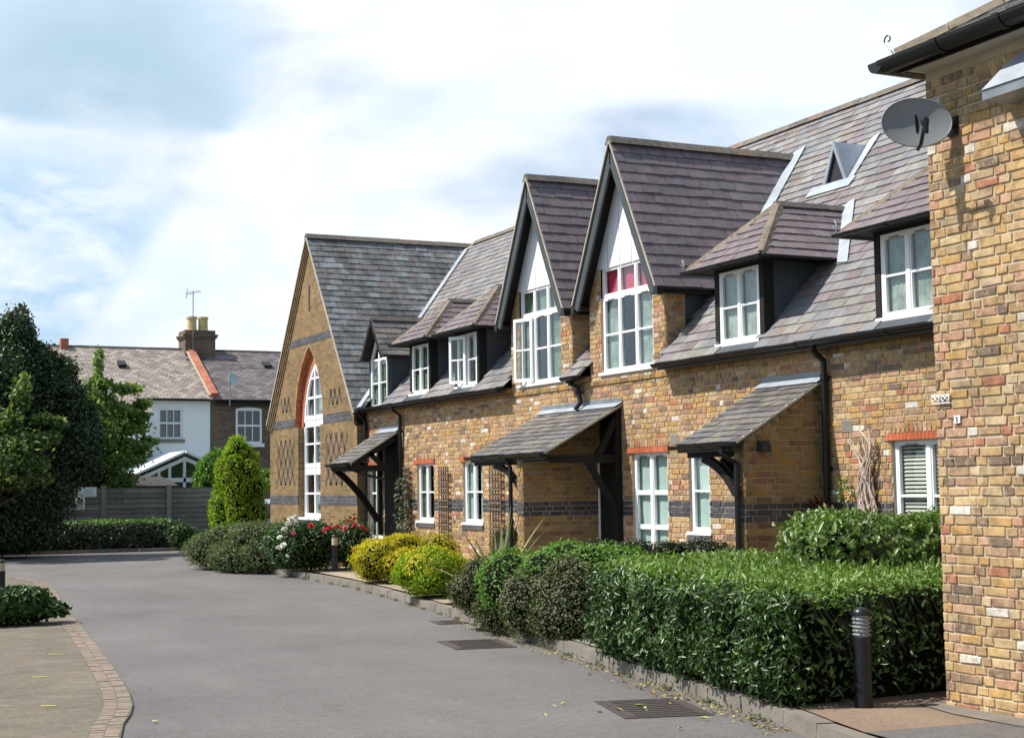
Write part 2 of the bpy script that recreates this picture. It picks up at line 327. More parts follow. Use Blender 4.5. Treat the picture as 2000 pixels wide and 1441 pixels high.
m_leaf('leaf_laurel', [(.028, .062, .010), (.045, .095, .014), (.014, .034, .006), (.08, .15, .028), (.034, .072, .011)], .36, .12, .42)
m_leaf('leaf_top', [(.12, .21, .04), (.17, .27, .06), (.22, .31, .09), (.10, .18, .035)], .45, .25)  # lighter than the side leaves: sunlight on the hedge top is in the colour
m_leaf('leaf_photinia', [(.08, .15, .035), (.13, .22, .055), (.055, .11, .03), (.19, .27, .08), (.14, .20, .06)], .35, .25, .5)
m_leaf('leaf_bright', [(.10, .22, .03), (.15, .28, .04), (.07, .17, .025), (.13, .24, .04)], .5, .3)
m_leaf('leaf_brown', [(.10, .12, .045), (.14, .125, .065), (.065, .10, .035), (.16, .125, .08), (.09, .14, .04)], .6, .15)
m_leaf('leaf_greygreen', [(.07, .095, .045), (.095, .115, .06), (.055, .08, .035), (.12, .12, .07)], .6, .2)
m_leaf('leaf_darksmall', [(.03, .045, .018), (.045, .065, .025), (.07, .085, .04), (.025, .035, .015)], .45, .15, .5)
m_leaf('leaf_juniper', [(.12, .17, .07), (.16, .21, .09), (.08, .12, .045), (.06, .09, .035), (.20, .23, .12)], .6, .2)
m_leaf('leaf_yellow', [(.55, .50, .02), (.62, .55, .03), (.46, .46, .02), (.34, .38, .02), (.56, .46, .02)], .55, .3, tcol=(1.3, 1.2, .5, 1))
m_leaf('leaf_yellowgreen', [(.30, .42, .012), (.22, .35, .012), (.40, .50, .015), (.13, .22, .01)], .55, .3)
m_leaf('leaf_rose', [(.035, .08, .02), (.06, .12, .03), (.08, .15, .04), (.03, .06, .018)], .4, .2)
m_leaf('leaf_tree_dark', [(.016, .036, .012), (.032, .065, .022), (.055, .10, .035), (.010, .022, .008), (.10, .16, .06), (.02, .045, .015)], .42, .12, .4)
m_leaf('leaf_tree_light', [(.13, .21, .045), (.18, .27, .065), (.08, .14, .03), (.24, .33, .09)], .45, .35)
m_leaf('leaf_tree_pale', [(.08, .14, .035), (.13, .20, .055), (.04, .08, .02), (.24, .30, .12), (.06, .11, .03)], .4, .35)
m_leaf('leaf_hedge_far', [(.09, .20, .03), (.14, .27, .05), (.06, .13, .025)], .5, .2)  # far hedge top, its sunlit brightness put into the leaf colour
m_leaf('leaf_sword', [(.16, .17, .07), (.22, .22, .10), (.28, .24, .13), (.10, .13, .05)], .5, .2)
m_leaf('leaf_litter', [(.35, .25, .10), (.45, .40, .15), (.25, .16, .08)], .8, .1)
s_ = NT('foliage_core'); s_.pbr(s_.ramp(s_.noise(20, 5, .7), [(.3, (.003, .004, .002)), (.7, (.008, .010, .004))]), .95, None, .1)  # near-black filling: the shade inside the foliage is put into its colour

# ------------------------------------------------------------------ mesh helpers
class MB:
    def __init__(s): s.v = []; s.f = []; s.mi = []
    def poly(s, pts, mi=0):
        i = len(s.v); s.v.extend([tuple(p) for p in pts]); s.f.append(tuple(range(i, i + len(pts)))); s.mi.append(mi); return s
    def faces(s, pts, fs, mi=0):
        i = len(s.v); s.v.extend([tuple(p) for p in pts]); s.f.extend([tuple(i + k for k in f) for f in fs]); s.mi.extend([mi]*len(fs)); return s
    def hexa(s, p, mi=0):   # 8 pts: 4 bottom loop, 4 top loop
        return s.faces(p, [(0, 3, 2, 1), (4, 5, 6, 7), (0, 1, 5, 4), (1, 2, 6, 5), (2, 3, 7, 6), (3, 0, 4, 7)], mi)
    def box(s, x0, x1, y0, y1, z0, z1, mi=0):
        return s.hexa([(x0, y0, z0), (x1, y0, z0), (x1, y1, z0), (x0, y1, z0), (x0, y0, z1), (x1, y0, z1), (x1, y1, z1), (x0, y1, z1)], mi)
    def bar(s, a, b, w, h, upv=(0, 0, 1), mi=0):
        """square bar from a to b: w across, h along the up vector"""
        a, b = V(a), V(b); d = (b - a).normalized(); r = d.cross(V(upv)).normalized(); u = r.cross(d)
        r *= w / 2; u *= h / 2
        return s.hexa([a - r - u, a + r - u, b + r - u, b - r - u, a - r + u, a + r + u, b + r + u, b - r + u], mi)
    def tube(s, path, r, n=8, mi=0, cap=True):
        path = [V(p) for p in path]; rr = r if isinstance(r, (list, tuple)) else [r]*len(path)
        i0 = len(s.v); pu = None
        for k, p in enumerate(path):
            d = (path[min(k + 1, len(path) - 1)] - path[max(k - 1, 0)]).normalized()
            u = d.cross(V((0, 0, 1)) if abs(d.z) < .9 else V((1, 0, 0))).normalized() if pu is None else (pu - d * pu.dot(d)).normalized()
            pu = u; w = d.cross(u)
            for j in range(n):
                t = 2 * math.pi * j / n; s.v.append(tuple(p + (u * math.cos(t) + w * math.sin(t)) * rr[k]))
        for k in range(len(path) - 1):
            for j in range(n):
                a = i0 + k*n + j; b = i0 + k*n + (j + 1) % n
                s.f.append((a, b, b + n, a + n)); s.mi.append(mi)
        if cap:
            s.f.append(tuple(i0 + j for j in range(n))[::-1]); s.mi.append(mi)
            e = i0 + (len(path) - 1)*n; s.f.append(tuple(e + j for j in range(n))); s.mi.append(mi)
        return s
    def lathe(s, c, prof, n=16, mi=0):
        i0 = len(s.v)
        for r, z in prof:
            for j in range(n):
                t = 2*math.pi*j/n; s.v.append((c[0] + r*math.cos(t), c[1] + r*math.sin(t), c[2] + z))
        for k in range(len(prof) - 1):
            for j in range(n):
                a = i0 + k*n + j; b = i0 + k*n + (j + 1) % n; s.f.append((a, b, b + n, a + n)); s.mi.append(mi)
        return s
    def slab(s, pts, n, t, mi=0):
        """polygon pts extruded by t along n"""
        n = V(n).normalized()*t; a = [V(p) for p in pts]; b = [p + n for p in a]; k = len(a)
        fs = [tuple(range(k))[::-1], tuple(range(k, 2*k))] + [(i, (i + 1) % k, (i + 1) % k + k, i + k) for i in range(k)]
        return s.faces(a + b, fs, mi)
    def grid(s, O, U, W, us, ws, hole=None, mi=0):
        """rectangular sheet in plane O+uU+wW split at us, ws; cells whose centre is in a hole are left out"""
        us = sorted(set(us)); ws = sorted(set(ws)); O, U, W = V(O), V(U), V(W)
        for a, b in zip(us, us[1:]):
            for c, d in zip(ws, ws[1:]):
                m = ((a + b)/2, (c + d)/2)
                if hole and any(h[0] < m[0] < h[1] and h[2] < m[1] < h[3] for h in hole): continue
                s.poly([O + U*a + W*c, O + U*b + W*c, O + U*b + W*d, O + U*a + W*d], mi)
        return s
    def build(s, name, mats, parent=None, smooth=False, uv=True):
        me = bpy.data.meshes.new(name); me.from_pydata(s.v, [], s.f)
        for m in (mats if isinstance(mats, (list, tuple)) else [mats]): me.materials.append(MATS[m])
        me.polygons.foreach_set('material_index', s.mi)
        if smooth: me.polygons.foreach_set('use_smooth', [True]*len(s.f))
        if uv and len(s.f) < 6000:
            lay = me.uv_layers.new(name='UVMap'); Z = V((0, 0, 1))
            for p in me.polygons:
                n = p.normal; t = Z.cross(n)
                t = V((1, 0, 0)) if t.length < .05 else t.normalized()
                w = n.cross(t)
                for li in p.loop_indices:
                    co = me.vertices[me.loops[li].vertex_index].co; lay.data[li].uv = (co.dot(t), co.dot(w))
        me.update(); o = bpy.data.objects.new(name, me); C.objects.link(o)
        if parent is not None: o.parent = parent; o.matrix_parent_inverse = PINV.get(parent.name, Matrix())
        return o
PINV = {}
def bname(n): return n
def thing(name, label, cat, loc=(0, 0, 0), group=None, mesh=None):
    o = mesh or bpy.data.objects.new(name, None)
    if mesh is None:
        C.objects.link(o); o.location = loc; PINV[o.name] = Matrix.Translation(V(loc)).inverted()
    o['label'] = label; o['category'] = cat
    if group: o['group'] = group
    return o
def sub(name, parent):
    o = bpy.data.objects.new(name, None); C.objects.link(o); o.parent = parent; o.matrix_parent_inverse = PINV.get(parent.name, Matrix()); return o
def structure(mb, name, mats, kind='structure', **k):
    o = mb.build(name, mats, **k); o['kind'] = kind; return o

def bricks(mb, O, U, W, N, w, h, holes=(), interval=None, bands=(), seed=1, prot=.009, course=.075, row0=0, jit=.003, mi=0, mib=1, soldier=()):
    """real bricks standing proud of a mortar face. O corner, U along, W up, N out"""
    r = random.Random(seed); O, U, W, N = V(O), V(U), V(W), V(N)
    for k in range(int(h/course)):
        z0 = k*course + .005; z1 = (k + 1)*course - .005
        band = any(a <= (z0 + z1)/2 <= b for a, b in bands)
        segs = [(0.0, w)]
        if interval:
            iv = interval(z1); segs = [iv] if iv else []
        for a, b, c, d in holes:
            if z1 > c + .002 and z0 < d - .002:
                ns = []
                for s0, s1 in segs:
                    if b <= s0 or a >= s1: ns.append((s0, s1)); continue
                    if a > s0: ns.append((s0, a))
                    if b < s1: ns.append((b, s1))
                segs = ns
        x = -(.33 if (k + row0) % 2 else .16) - .02*r.random(); hd = (k + row0) % 2
        sag = [r.uniform(-.0015, .0015) for _ in range(2)]
        while x < w:
            L_ = (.1025 if hd else .215)
            if not band and r.random() < .12: L_ += r.uniform(-.012, .01)
            hd = 1 - hd if (not band or True) else 0
            x0, x1 = x, x + L_; x = x1 + .010
            for s0, s1 in segs:
                a, b = max(x0, s0), min(x1, s1)
                if b - a < .022: continue
                j = lambda q=jit: r.uniform(-q, q)
                p = prot + r.uniform(-.003, .003); e = .005
                za, zb = z0 + sag[0], z1 + sag[0]
                c0 = [(a + j(), za + j()), (b + j(), za + j()), (b + j(), zb + j()), (a + j(), zb + j())]
                out_ = [O + U*u + W*v for u, v in c0]
                inn = []
                cu = (a + b)/2; cv = (za + zb)/2
                for u, v in c0:
                    uu = u + (e if u < cu else -e); vv = v + (e if v < cv else -e)
                    inn.append(O + U*uu + W*vv + N*(p + r.uniform(-.0015, .0015)))
                mb.faces(out_ + inn, [(4, 5, 6, 7), (0, 1, 5, 4), (1, 2, 6, 5), (2, 3, 7, 6), (3, 0, 4, 7)], mib if band else mi)
    return mb

def slates(mb, O, U, W, N, poly, sw=.25, ex=.16, holes=(), seed=1, th=.015, jit=.007, mi=0):
    """overlapping slates clipped to a convex polygon [(u,v)..] in the roof plane"""
    r = random.Random(seed); O, U, W, N = V(O), V(U), V(W), V(N)
    vs = [p[1] for p in poly]; v0, v1 = min(vs), max(vs); n = len(poly)
    def iv(v):
        v = min(max(v, v0 + 1e-5), v1 - 1e-5); xs = []
        for i in range(n):
            (a, b), (c, d) = poly[i], poly[(i + 1) % n]
            if (b - v)*(d - v) <= 0 and abs(d - b) > 1e-9: xs.append(a + (c - a)*(v - b)/(d - b))
        return (min(xs), max(xs)) if len(xs) >= 2 else None
    k = 0; v = v0
    while v < v1 - .02:
        va, vb = v, min(v + ex, v1); v += ex; k += 1
        ia, ib = iv(va), iv(vb)
        if not ia or not ib: continue
        lo = min(ia[0], ib[0]); hi = max(ia[1], ib[1])
        x = math.floor(lo/sw)*sw - (sw/2 if k % 2 else 0)
        while x < hi:
            w_ = sw*(1 + r.uniform(-.02, .02)); x0, x1 = x + .004, x + sw - .004; x += sw
            m = ((x0 + x1)/2, (va + vb)/2)
            if any(h[0] < m[0] < h[1] and h[2] < m[1] < h[3] for h in holes): continue
            a0, a1 = max(x0, ia[0]), min(x1, ia[1]); b0, b1 = max(x0, ib[0]), min(x1, ib[1])
            if a1 <= a0 and b1 <= b0: continue
            if a1 < a0: a0 = a1 = (ia[0] if a0 <= ia[0] else ia[1])
            if b1 < b0: b0 = b1 = (ib[0] if b0 <= ib[0] else ib[1])
            dj = r.uniform(-jit, jit); lift = .023 + r.uniform(-.003, .006); tw = r.uniform(-.003, .003)
            P = lambda u, vv, hh: O + U*u + W*vv + N*hh
            vv0 = va - .012 + dj; vv1 = vb + .01
            pts = [P(a0, vv0, lift - th), P(a1, vv0 + tw, lift - th), P(b1, vv1, .003), P(b0, vv1, .003),
                   P(a0, vv0, lift), P(a1, vv0 + tw, lift + tw), P(b1, vv1, .008), P(b0, vv1, .008)]
            mb.faces(pts, [(4, 5, 6, 7), (0, 1, 5, 4), (1, 2, 6, 5), (3, 0, 4, 7)], mi)
    return mb

def ridge_tiles(mb, a, b, w=.11, h=.07, seg=.42, mi=0, seed=3):
    a, b = V(a), V(b); d = b - a; Ln = d.length; d.normalize(); n = max(1, int(Ln/seg)); r = random.Random(seed)
    side = d.cross(V((0, 0, 1))).normalized(); u = side.cross(d)
    for i in range(n):
        p = a + d*(Ln*i/n + .004); q = a + d*(Ln*(i + 1)/n - .004); o = u*r.uniform(-.004, .004)
        L4 = []
        for e in (p, q):
            L4 += [e + side*w - u*h + o, e + side*w*.35 + u*.018 + o, e - side*w*.35 + u*.018 + o, e - side*w - u*h + o]
        mb.faces(L4, [(0, 1, 5, 4), (1, 2, 6, 5), (2, 3, 7, 6), (0, 3, 2, 1), (4, 5, 6, 7)], mi)
    return mb

def gutter(mb, pts, r=.055, mi=0, joint=1.8):
    """half round gutter, solid lip"""
    pts = [V(p) for p in pts]
    for a, b in zip(pts, pts[1:]):
        d = (b - a).normalized(); s = d.cross(V((0, 0, 1))).normalized(); n = 10; L4 = []
        for e in (a, b):
            for j in range(n + 1):
                t = math.pi*j/n; L4.append(e + s*r*math.cos(t) - V((0, 0, 1))*r*math.sin(t))
            for j in range(n + 1):
                t = math.pi*(1 - j/n); L4.append(e + s*(r - .008)*math.cos(t) - V((0, 0, 1))*(r - .008)*math.sin(t))
        m = 2*(n + 1)
        mb.faces(L4, [(j, (j + 1) % m, (j + 1) % m + m, j + m) for j in range(m)], mi)
        for e in (a, b):
            mb.poly([e + s*r*math.cos(math.pi*j/n) - V((0, 0, 1))*r*math.sin(math.pi*j/n) for j in range(n + 1)], mi)
        Ln = (b - a).length; k = int(Ln/joint)
        for i in range(1, k + 1):
            c = a + d*(i*Ln/(k + 1)); L4 = []
            for e in (c - d*.03, c + d*.03):
                for j in range(n + 1):
                    t = math.pi*j/n; L4.append(e + s*(r + .008)*math.cos(t) - V((0, 0, 1))*(r + .008)*math.sin(t))
            mb.faces(L4, [(j, j + 1, j + n + 2, j + n + 1) for j in range(n)] + [tuple(range(n + 1)), tuple(range(n + 1, 2*n + 2))], mi)
    return mb

def window(parent, X, y0, y1, z0, z1, cols=2, rows=2, sill=True, backing='blind_reflect_grey', fw=.05, mull=.065, depth=.05, name='window', row_z=None, open_col=None, back2=None, bar=.030, vents=True, door=False, curtain_gap=None):
    """casement window in plane X facing -X; frame, glass, curtain and sill are pieces of it"""
    wdw = sub(name, parent); f = MB(); xa, xb = X, X + depth
    f.box(xa, xb, y0, y0 + fw, z0, z1); f.box(xa, xb, y1 - fw, y1, z0, z1)
    f.box(xa + .001, xb, y0 + fw, y1 - fw, z1 - fw*1.2, z1); f.box(xa + .001, xb, y0 + fw, y1 - fw, z0, z0 + fw*1.2)
    W_ = (y1 - y0)
    cs = [y0 + fw/2 + (W_ - fw)*i/cols for i in range(cols + 1)]
    for i in range(1, cols): f.box(xa - .006, xb, cs[i] - mull/2, cs[i] + mull/2, z0 + fw, z1 - fw)
    rz = row_z or [z0 + (z1 - z0)*i/rows for i in range(1, rows)]
    for i in range(cols):
        a = cs[i] + (mull/2 if i else fw/2); b = cs[i + 1] - (mull/2 if i < cols - 1 else fw/2)
        if open_col == i: continue
        for z in rz: 
            t = bar if not isinstance(z, tuple) else z[1]; zz = z if not isinstance(z, tuple) else z[0]
            f.box(xa + .010, xb - .002, a, b, zz - t/2, zz + t/2)
        e = .022; f.box(xa + .004, xb - .004, a, a + e, z0 + fw, z1 - fw); f.box(xa + .004, xb - .004, b - e, b, z0 + fw, z1 - fw)
    f.build('frame', 'white_paint', wdw)
    g = MB().poly([(xa + .03, y0 + .02, z0 + .02), (xa + .03, y0 + .02, z1 - .02), (xa + .03, y1 - .02, z1 - .02), (xa + .03, y1 - .02, z0 + .02)])
    if open_col is None: g.build('pane', 'glass', wdw)
    else:
        g = MB()
        for i in range(cols):
            if i == open_col: continue
            g.poly([(xa + .03, cs[i], z0 + .02), (xa + .03, cs[i], z1 - .02), (xa + .03, cs[i + 1], z1 - .02), (xa + .03, cs[i + 1], z0 + .02)])
        g.build('pane', 'glass', wdw)
    if vents:
        v = MB()
        for i in range(cols):
            m = (cs[i] + cs[i + 1])/2; q = (cs[i + 1] - cs[i])*.20; v.box(xa - .010, xa + .003, m - q, m + q, z1 - fw*1.12, z1 - fw*.92)
        v.build('trickle_vent', 'black_paint', wdw)
    if sill:
        MB().box(X - .07, X + depth - .003, y0 - .05, y1 + .05, z0 - .045, z0 - .002).build('sill', 'white_paint', wdw)
    if backing:
        b = MB(); xk = X + .075; n = 14*cols; pts = []
        rng = [(y0 + .01, y1 - .01)] if not curtain_gap else [(y0 + .01, y0 + W_*curtain_gap), (y1 - W_*curtain_gap, y1 - .01)]
        for ya, yb in rng:
            prev = None
            for i in range(n + 1):
                y = ya + (yb - ya)*i/n; x = xk + .004*math.sin(i*1.3)
                if prev: b.poly([(prev[0], prev[1], z0), (x, y, z0), (x, y, z1), (prev[0], prev[1], z1)])
                prev = (x, y)
        b.build('curtain', backing, wdw, smooth=True)
    return wdw

# ------------------------------------------------------------------ foliage
def leaf_mesh(name, P, N, L_, W_, mat, parent=None, droop=.2, upb=.3, rng=None, axis=None, core=None, fold=.18, kind=None):
    rng = rng or rs; n = len(P); N = N/np.linalg.norm(N, axis=1, keepdims=True)
    A = rng.normal(size=(n, 3)) if axis is None else axis + rng.normal(size=(n, 3))*.35
    A[:, 2] += upb; A -= N*(A*N).sum(1, keepdims=True)*.75; A /= np.linalg.norm(A, axis=1, keepdims=True)
    S = np.cross(N, A); S /= np.linalg.norm(S, axis=1, keepdims=True); NN = np.cross(A, S)
    l = (L_*(.65 + .7*rng.rand(n)))[:, None]; w = (W_*(.7 + .6*rng.rand(n)))[:, None]
    b = P; tip = P + A*l + NN*(-droop*l); mid = P + A*l*.5 + NN*(fold*w)
    v = np.empty((n, 4, 3)); v[:, 0] = b; v[:, 1] = mid + S*w*.5 ; v[:, 2] = tip; v[:, 3] = mid - S*w*.5
    v = v.reshape(-1, 3); nf = 2*n; i = np.arange(n)*4
    tri = np.empty((n, 2, 3), dtype=np.int32); tri[:, 0] = np.stack([i, i + 1, i + 2], 1); tri[:, 1] = np.stack([i, i + 2, i + 3], 1)
    tri = tri.reshape(-1, 3); mats = [mat] if isinstance(mat, str) else list(mat); mi = np.zeros(nf, dtype=np.int32)
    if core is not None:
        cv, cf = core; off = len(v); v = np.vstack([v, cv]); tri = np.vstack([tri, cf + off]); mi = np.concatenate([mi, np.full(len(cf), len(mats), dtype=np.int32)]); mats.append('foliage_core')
    me = bpy.data.meshes.new(name); me.vertices.add(len(v)); me.vertices.foreach_set('co', v.astype(np.float32).ravel())
    me.loops.add(tri.size); me.loops.foreach_set('vertex_index', tri.ravel().astype(np.int32))
    me.polygons.add(len(tri)); me.polygons.foreach_set('loop_start', np.arange(0, tri.size, 3, dtype=np.int32)); me.polygons.foreach_set('loop_total', np.full(len(tri), 3, dtype=np.int32))
    me.polygons.foreach_set('material_index', mi)
    for m in mats: me.materials.append(MATS[m])
    me.update(calc_edges=True); me.validate()
    o = bpy.data.objects.new(name, me); C.objects.link(o)
    if parent is not None: o.parent = parent; o.matrix_parent_inverse = PINV.get(parent.name, Matrix())
    return o
def ico(c, r, k=.86):
    import bmesh
    bm = bmesh.new(); bmesh.ops.create_icosphere(bm, subdivisions=2, radius=1.0)
    v = np.array([tuple(q.co) for q in bm.verts]); f = np.array([[q.index for q in p.verts] for p in bm.faces]); bm.free()
    return v*np.array(r)*k + np.array(c), f
_IC = ico((0, 0, 0), (1, 1, 1), 1)
def lumps_core(lumps, k=.84):
    vs, fs, o = [], [], 0
    for c, r in lumps:
        v = _IC[0]*np.array(r)*k + np.array(c); v[:, 2] = np.maximum(v[:, 2], .02); vs.append(v); fs.append(_IC[1] + o); o += len(v)
    return np.vstack(vs), np.vstack(fs)
def lump_points(lumps, n, rng, jit=.06, zmin=.03, inner=.0, facing=None):
    ar = np.array([(r[0]*r[1] + r[1]*r[2] + r[0]*r[2]) for c, r in lumps]); ar = ar/ar.sum(); P, N = [], []
    for (c, r), q in zip(lumps, ar):
        m = max(20, int(n*q*1.5)); d = rng.normal(size=(m, 3)); d /= np.linalg.norm(d, axis=1, keepdims=True)
        rad = 1 - np.abs(rng.normal(size=(m, 1)))*inner + rng.normal(size=(m, 1))*jit
        p = np.array(c) + d*np.array(r)*rad; nn = d/np.array(r)
        keep = p[:, 2] > zmin
        for c2, r2 in lumps:
            if c2 is c: continue
            e = ((p - np.array(c2))/np.array(r2)); keep &= (e**2).sum(1) > .78
        P.append(p[keep]); N.append(nn[keep])
    P = np.vstack(P); N = np.vstack(N)
    if len(P) > n:
        k = rng.permutation(len(P))[:n]; P, N = P[k], N[k]
    return P, N
def make_lumps(c, r, n, rng, size=.45, zbase=0.0):
    out_ = [(np.array(c, float), np.array(r, float)*.78)]
    for i in range(n):
        d = rng.normal(size=3); d /= np.linalg.norm(d); d[2] = d[2] if d[2] > -.5 else -d[2]
        k = size*(.6 + .7*rng.rand()); q = np.array(c) + d*np.array(r)*(1 - k*.75)
        rr = np.array([k*min(r[0], r[1]*1.3), k*min(r[1], r[0]*1.3), k*min(r[2], r[0]*1.2)])
        out_.append((q, np.maximum(rr, .04)))
    return out_
def bush(name, label, cat, c, r, n, leaf, L_, W_, seed, group=None, lumps=9, size=.45, jit=.07, core=True, stems=4, inner=.06, upb=.3, extra=None, zmin=.13):
    rng = np.random.RandomState(seed); t = thing(name, label, cat, (c[0], c[1], 0), group)
    lm = make_lumps(c, r, lumps, rng, size)
    if extra: lm += [(np.array(a, float), np.array(b, float)) for a, b in extra]
    P, N = lump_points(lm, n, rng, jit, zmin, inner); N = N/np.linalg.norm(N, axis=1, keepdims=True) + rng.normal(size=P.shape)*.55
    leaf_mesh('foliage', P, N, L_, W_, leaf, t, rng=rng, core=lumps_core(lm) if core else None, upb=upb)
    if stems:
        mb = MB()
        for i in range(stems):
            a = rng.rand()*6.28; q = .25*min(r[0], r[1])
            mb.tube([(c[0] + q*math.cos(a), c[1] + q*math.sin(a), .05), (c[0] + q*1.3*math.cos(a), c[1] + q*1.3*math.sin(a), c[2]*.6), (c[0] + q*2.2*math.cos(a), c[1] + q*2.2*math.sin(a), c[2] + r[2]*.5)], [.018, .014, .006], 6)
        mb.build('stem', 'stem', t)
    return t
# ================================================================== GROUND
FX = 11.30                      # facade plane of the brick range
def sheet(name, pts, z, mat, kind='structure'):
    return structure(MB().poly([(x, y, z) for x, y in pts]), name, mat, kind)
sheet('ground', [(-900, -900), (900, -900), (900, 900), (-900, 900)], -0.02, 'grass')
kerb = [(9.6, 44.0), (9.35, 38.2), (9.2, 34.5), (8.85, 31.6), (9.03, 29.3), (8.97, 27.0), (8.86, 24.9), (8.42, 21.5), (8.02, 18.8), (7.64, 16.4), (7.31, 14.16), (7.03, 12.6), (6.79, 11.25), (6.60, 9.85), (6.46, 9.1), (6.30, 8.5), (6.16, 7.8), (6.10, 7.0), (6.08, 5.0), (6.08, -6.0)]
road = MB()
road.poly([(-20, -8, 0), (9.0, -8, 0), (11.0, 8, 0), (11.0, 30, 0), (10.9, 37.8, 0), (18, 38, 0), (18, 44.3, 0), (-20, 44.3, 0)])
structure(road, 'road', 'asphalt')
# raised planting bed behind the kerb
bed = MB(); kb = MB()
def offs(poly, d):
    o = []
    for i, p in enumerate(poly):
        a = V((*poly[max(i - 1, 0)], 0)); b = V((*poly[min(i + 1, len(poly) - 1)], 0)); t = (b - a).normalized(); nrm = V((-t.y, t.x, 0))
        if nrm.x < 0: nrm = -nrm
        o.append((p[0] + nrm.x*d, p[1] + nrm.y*d))
    return o
k3 = kerb[3:]
ki = offs(k3, .14)
def kz(y): return .115
for i in range(len(k3) - 1):
    a, b, c, d = k3[i], k3[i + 1], ki[i + 1], ki[i]; za, zb = kz(a[1]), kz(b[1])
    n = max(1, int((V((*a, 0)) - V((*b, 0))).length/.9))
    for j in range(n):
        f = lambda p, q, t: (p[0] + (q[0] - p[0])*t, p[1] + (q[1] - p[1])*t)
        t0, t1 = j/n + .004, (j + 1)/n - .004
        A, B, Cc, D = f(a, b, t0), f(a, b, t1), f(d, c, t1), f(d, c, t0); z0 = za + (zb - za)*t0; z1 = za + (zb - za)*t1
        q = R.uniform(-.004, .004)
        kb.hexa([(*A, -.01), (*B, -.01), (*Cc, -.01), (*D, -.01), (A[0] + .012, A[1], z0 + q), (B[0] + .012, B[1], z1 + q), (*Cc, z1 + q), (*D, z0 + q)])
    bed.poly([(*d, za - .012), (*c, zb - .012), (14.0 if b[1] < 8.6 else 11.6, c[1], zb - .012 if b[1] < 8.6 else .105), (14.0 if b[1] < 8.6 else 11.6, d[1], za - .012 if b[1] < 8.6 else .105)])
bed.poly([(9.0, 31.6, .103), (11.4, 31.6, .103), (11.4, 38.0, .103), (9.5, 38.0, .103), (9.34, 34.5, .103)])
structure(kb, 'kerb', 'kerb_concrete')
structure(bed, 'planting_bed', 'soil')
sheet('gravel_path', [(8.95, 20.0), (9.1, 19.2), (11.1, 18.0), (11.25, 30.8), (9.25, 28.6), (9.1, 26.0), (9.0, 24.9), (8.6, 21.6), (8.25, 19.6)][1:], .128, 'gravel')
sheet('footpath', [(6.34, 8.02), (6.46, 8.52), (6.62, 9.1), (6.74, 9.6), (12, 9.6), (12, 8.70), (7.62, 8.70), (7.62, 7.9)], .122, 'footpath')
sheet('forecourt', [(6.24, 5), (6.27, 7.2), (6.34, 8.02), (7.62, 7.9), (7.62, 5)], .124, 'asphalt')
sheet('wall_footing', [(7.33, 8.30), (7.44, 8.80), (7.62, 8.80), (7.62, 5), (7.36, 5)], .130, 'kerb_concrete')
sheet('step_path', [(7.34, 13.5), (7.46, 14.25), (11.1, 15.9), (11.1, 14.9)], .126, 'concrete')
# left block paving with its double row of edging blocks
edge = [(-6.0, 32.9), (2.0, 32.8), (3.9, 32.5), (4.22, 32.1), (4.38, 31.3), (4.45, 30.4), (4.25, 27.6), (3.9, 24.64), (3.61, 22.01), (3.29, 18.78), (3.07, 16.74), (2.92, 15.38), (2.77, 14.1), (2.66, 13.26), (2.54, 12.54), (2.42, 12.05), (2.28, 11.6), (2.12, 10.9), (1.85, 9.8), (1.55, 8.0)]
def offl(poly, d):
    o = []
    for i, p in enumerate(poly):
        a = V((*poly[max(i - 1, 0)], 0)); b = V((*poly[min(i + 1, len(poly) - 1)], 0)); t = (b - a).normalized(); o.append((p[0] + t.y*d, p[1] - t.x*d))
    return o
pav = MB(); e0 = offl(edge, .225)
pav.poly([(x, y, .014) for x, y in e0] + [(-6, 6.0, .014)])
structure(pav, 'block_paving', 'paving_blocks')
ed = MB()
def strip_blocks(mb, line0, d0, d1_, z, step=.105):
    a = [V((*p, 0)) for p in offl(line0, d0)]; b = [V((*p, 0)) for p in offl(line0, d1_)]
    # resample
    cum = [0]
    for i in range(1, len(line0)): cum.append(cum[-1] + (V((*line0[i], 0)) - V((*line0[i - 1], 0))).length)
    def at(P, s):
        for i in range(1, len(cum)):
            if s <= cum[i]: t = (s - cum[i - 1])/(cum[i] - cum[i - 1]); return P[i - 1].lerp(P[i], t)
        return P[-1]
    s = 0
    while s < cum[-1] - step:
        p, q, r_, t = at(a, s + .004), at(a, s + step - .004), at(b, s + step - .004), at(b, s + .004); zz = z + R.uniform(-.003, .003)
        mb.faces([(p.x, p.y, 0), (q.x, q.y, 0), (r_.x, r_.y, 0), (t.x, t.y, 0), (p.x, p.y, zz), (q.x, q.y, zz), (r_.x, r_.y, zz), (t.x, t.y, zz)], [(4, 5, 6, 7), (0, 1, 5, 4), (1, 2, 6, 5), (2, 3, 7, 6), (3, 0, 4, 7)])
        s += step
m_island('edging_block', [(.225, .172, .135), (.20, .158, .125), (.25, .19, .15), (.215, .172, .138), (.235, .178, .142)], nz=(20, .2), big=(.8, .12))
strip_blocks(ed, edge, .006, .108, .020, .105); strip_blocks(ed, edge, .118, .220, .018, .105)
structure(ed, 'paving_edge', 'edging_block')
moss = MB()
for a_, b_ in ((.108, .119), (.219, .226), (-.006, .006)):
    A_, B_ = offl(edge, a_), offl(edge, b_)
    for i in range(len(edge) - 1): moss.poly([(*A_[i], .018), (*A_[i + 1], .018), (*B_[i + 1], .018), (*B_[i], .018)])
structure(moss, 'edging_joint', 'grime')
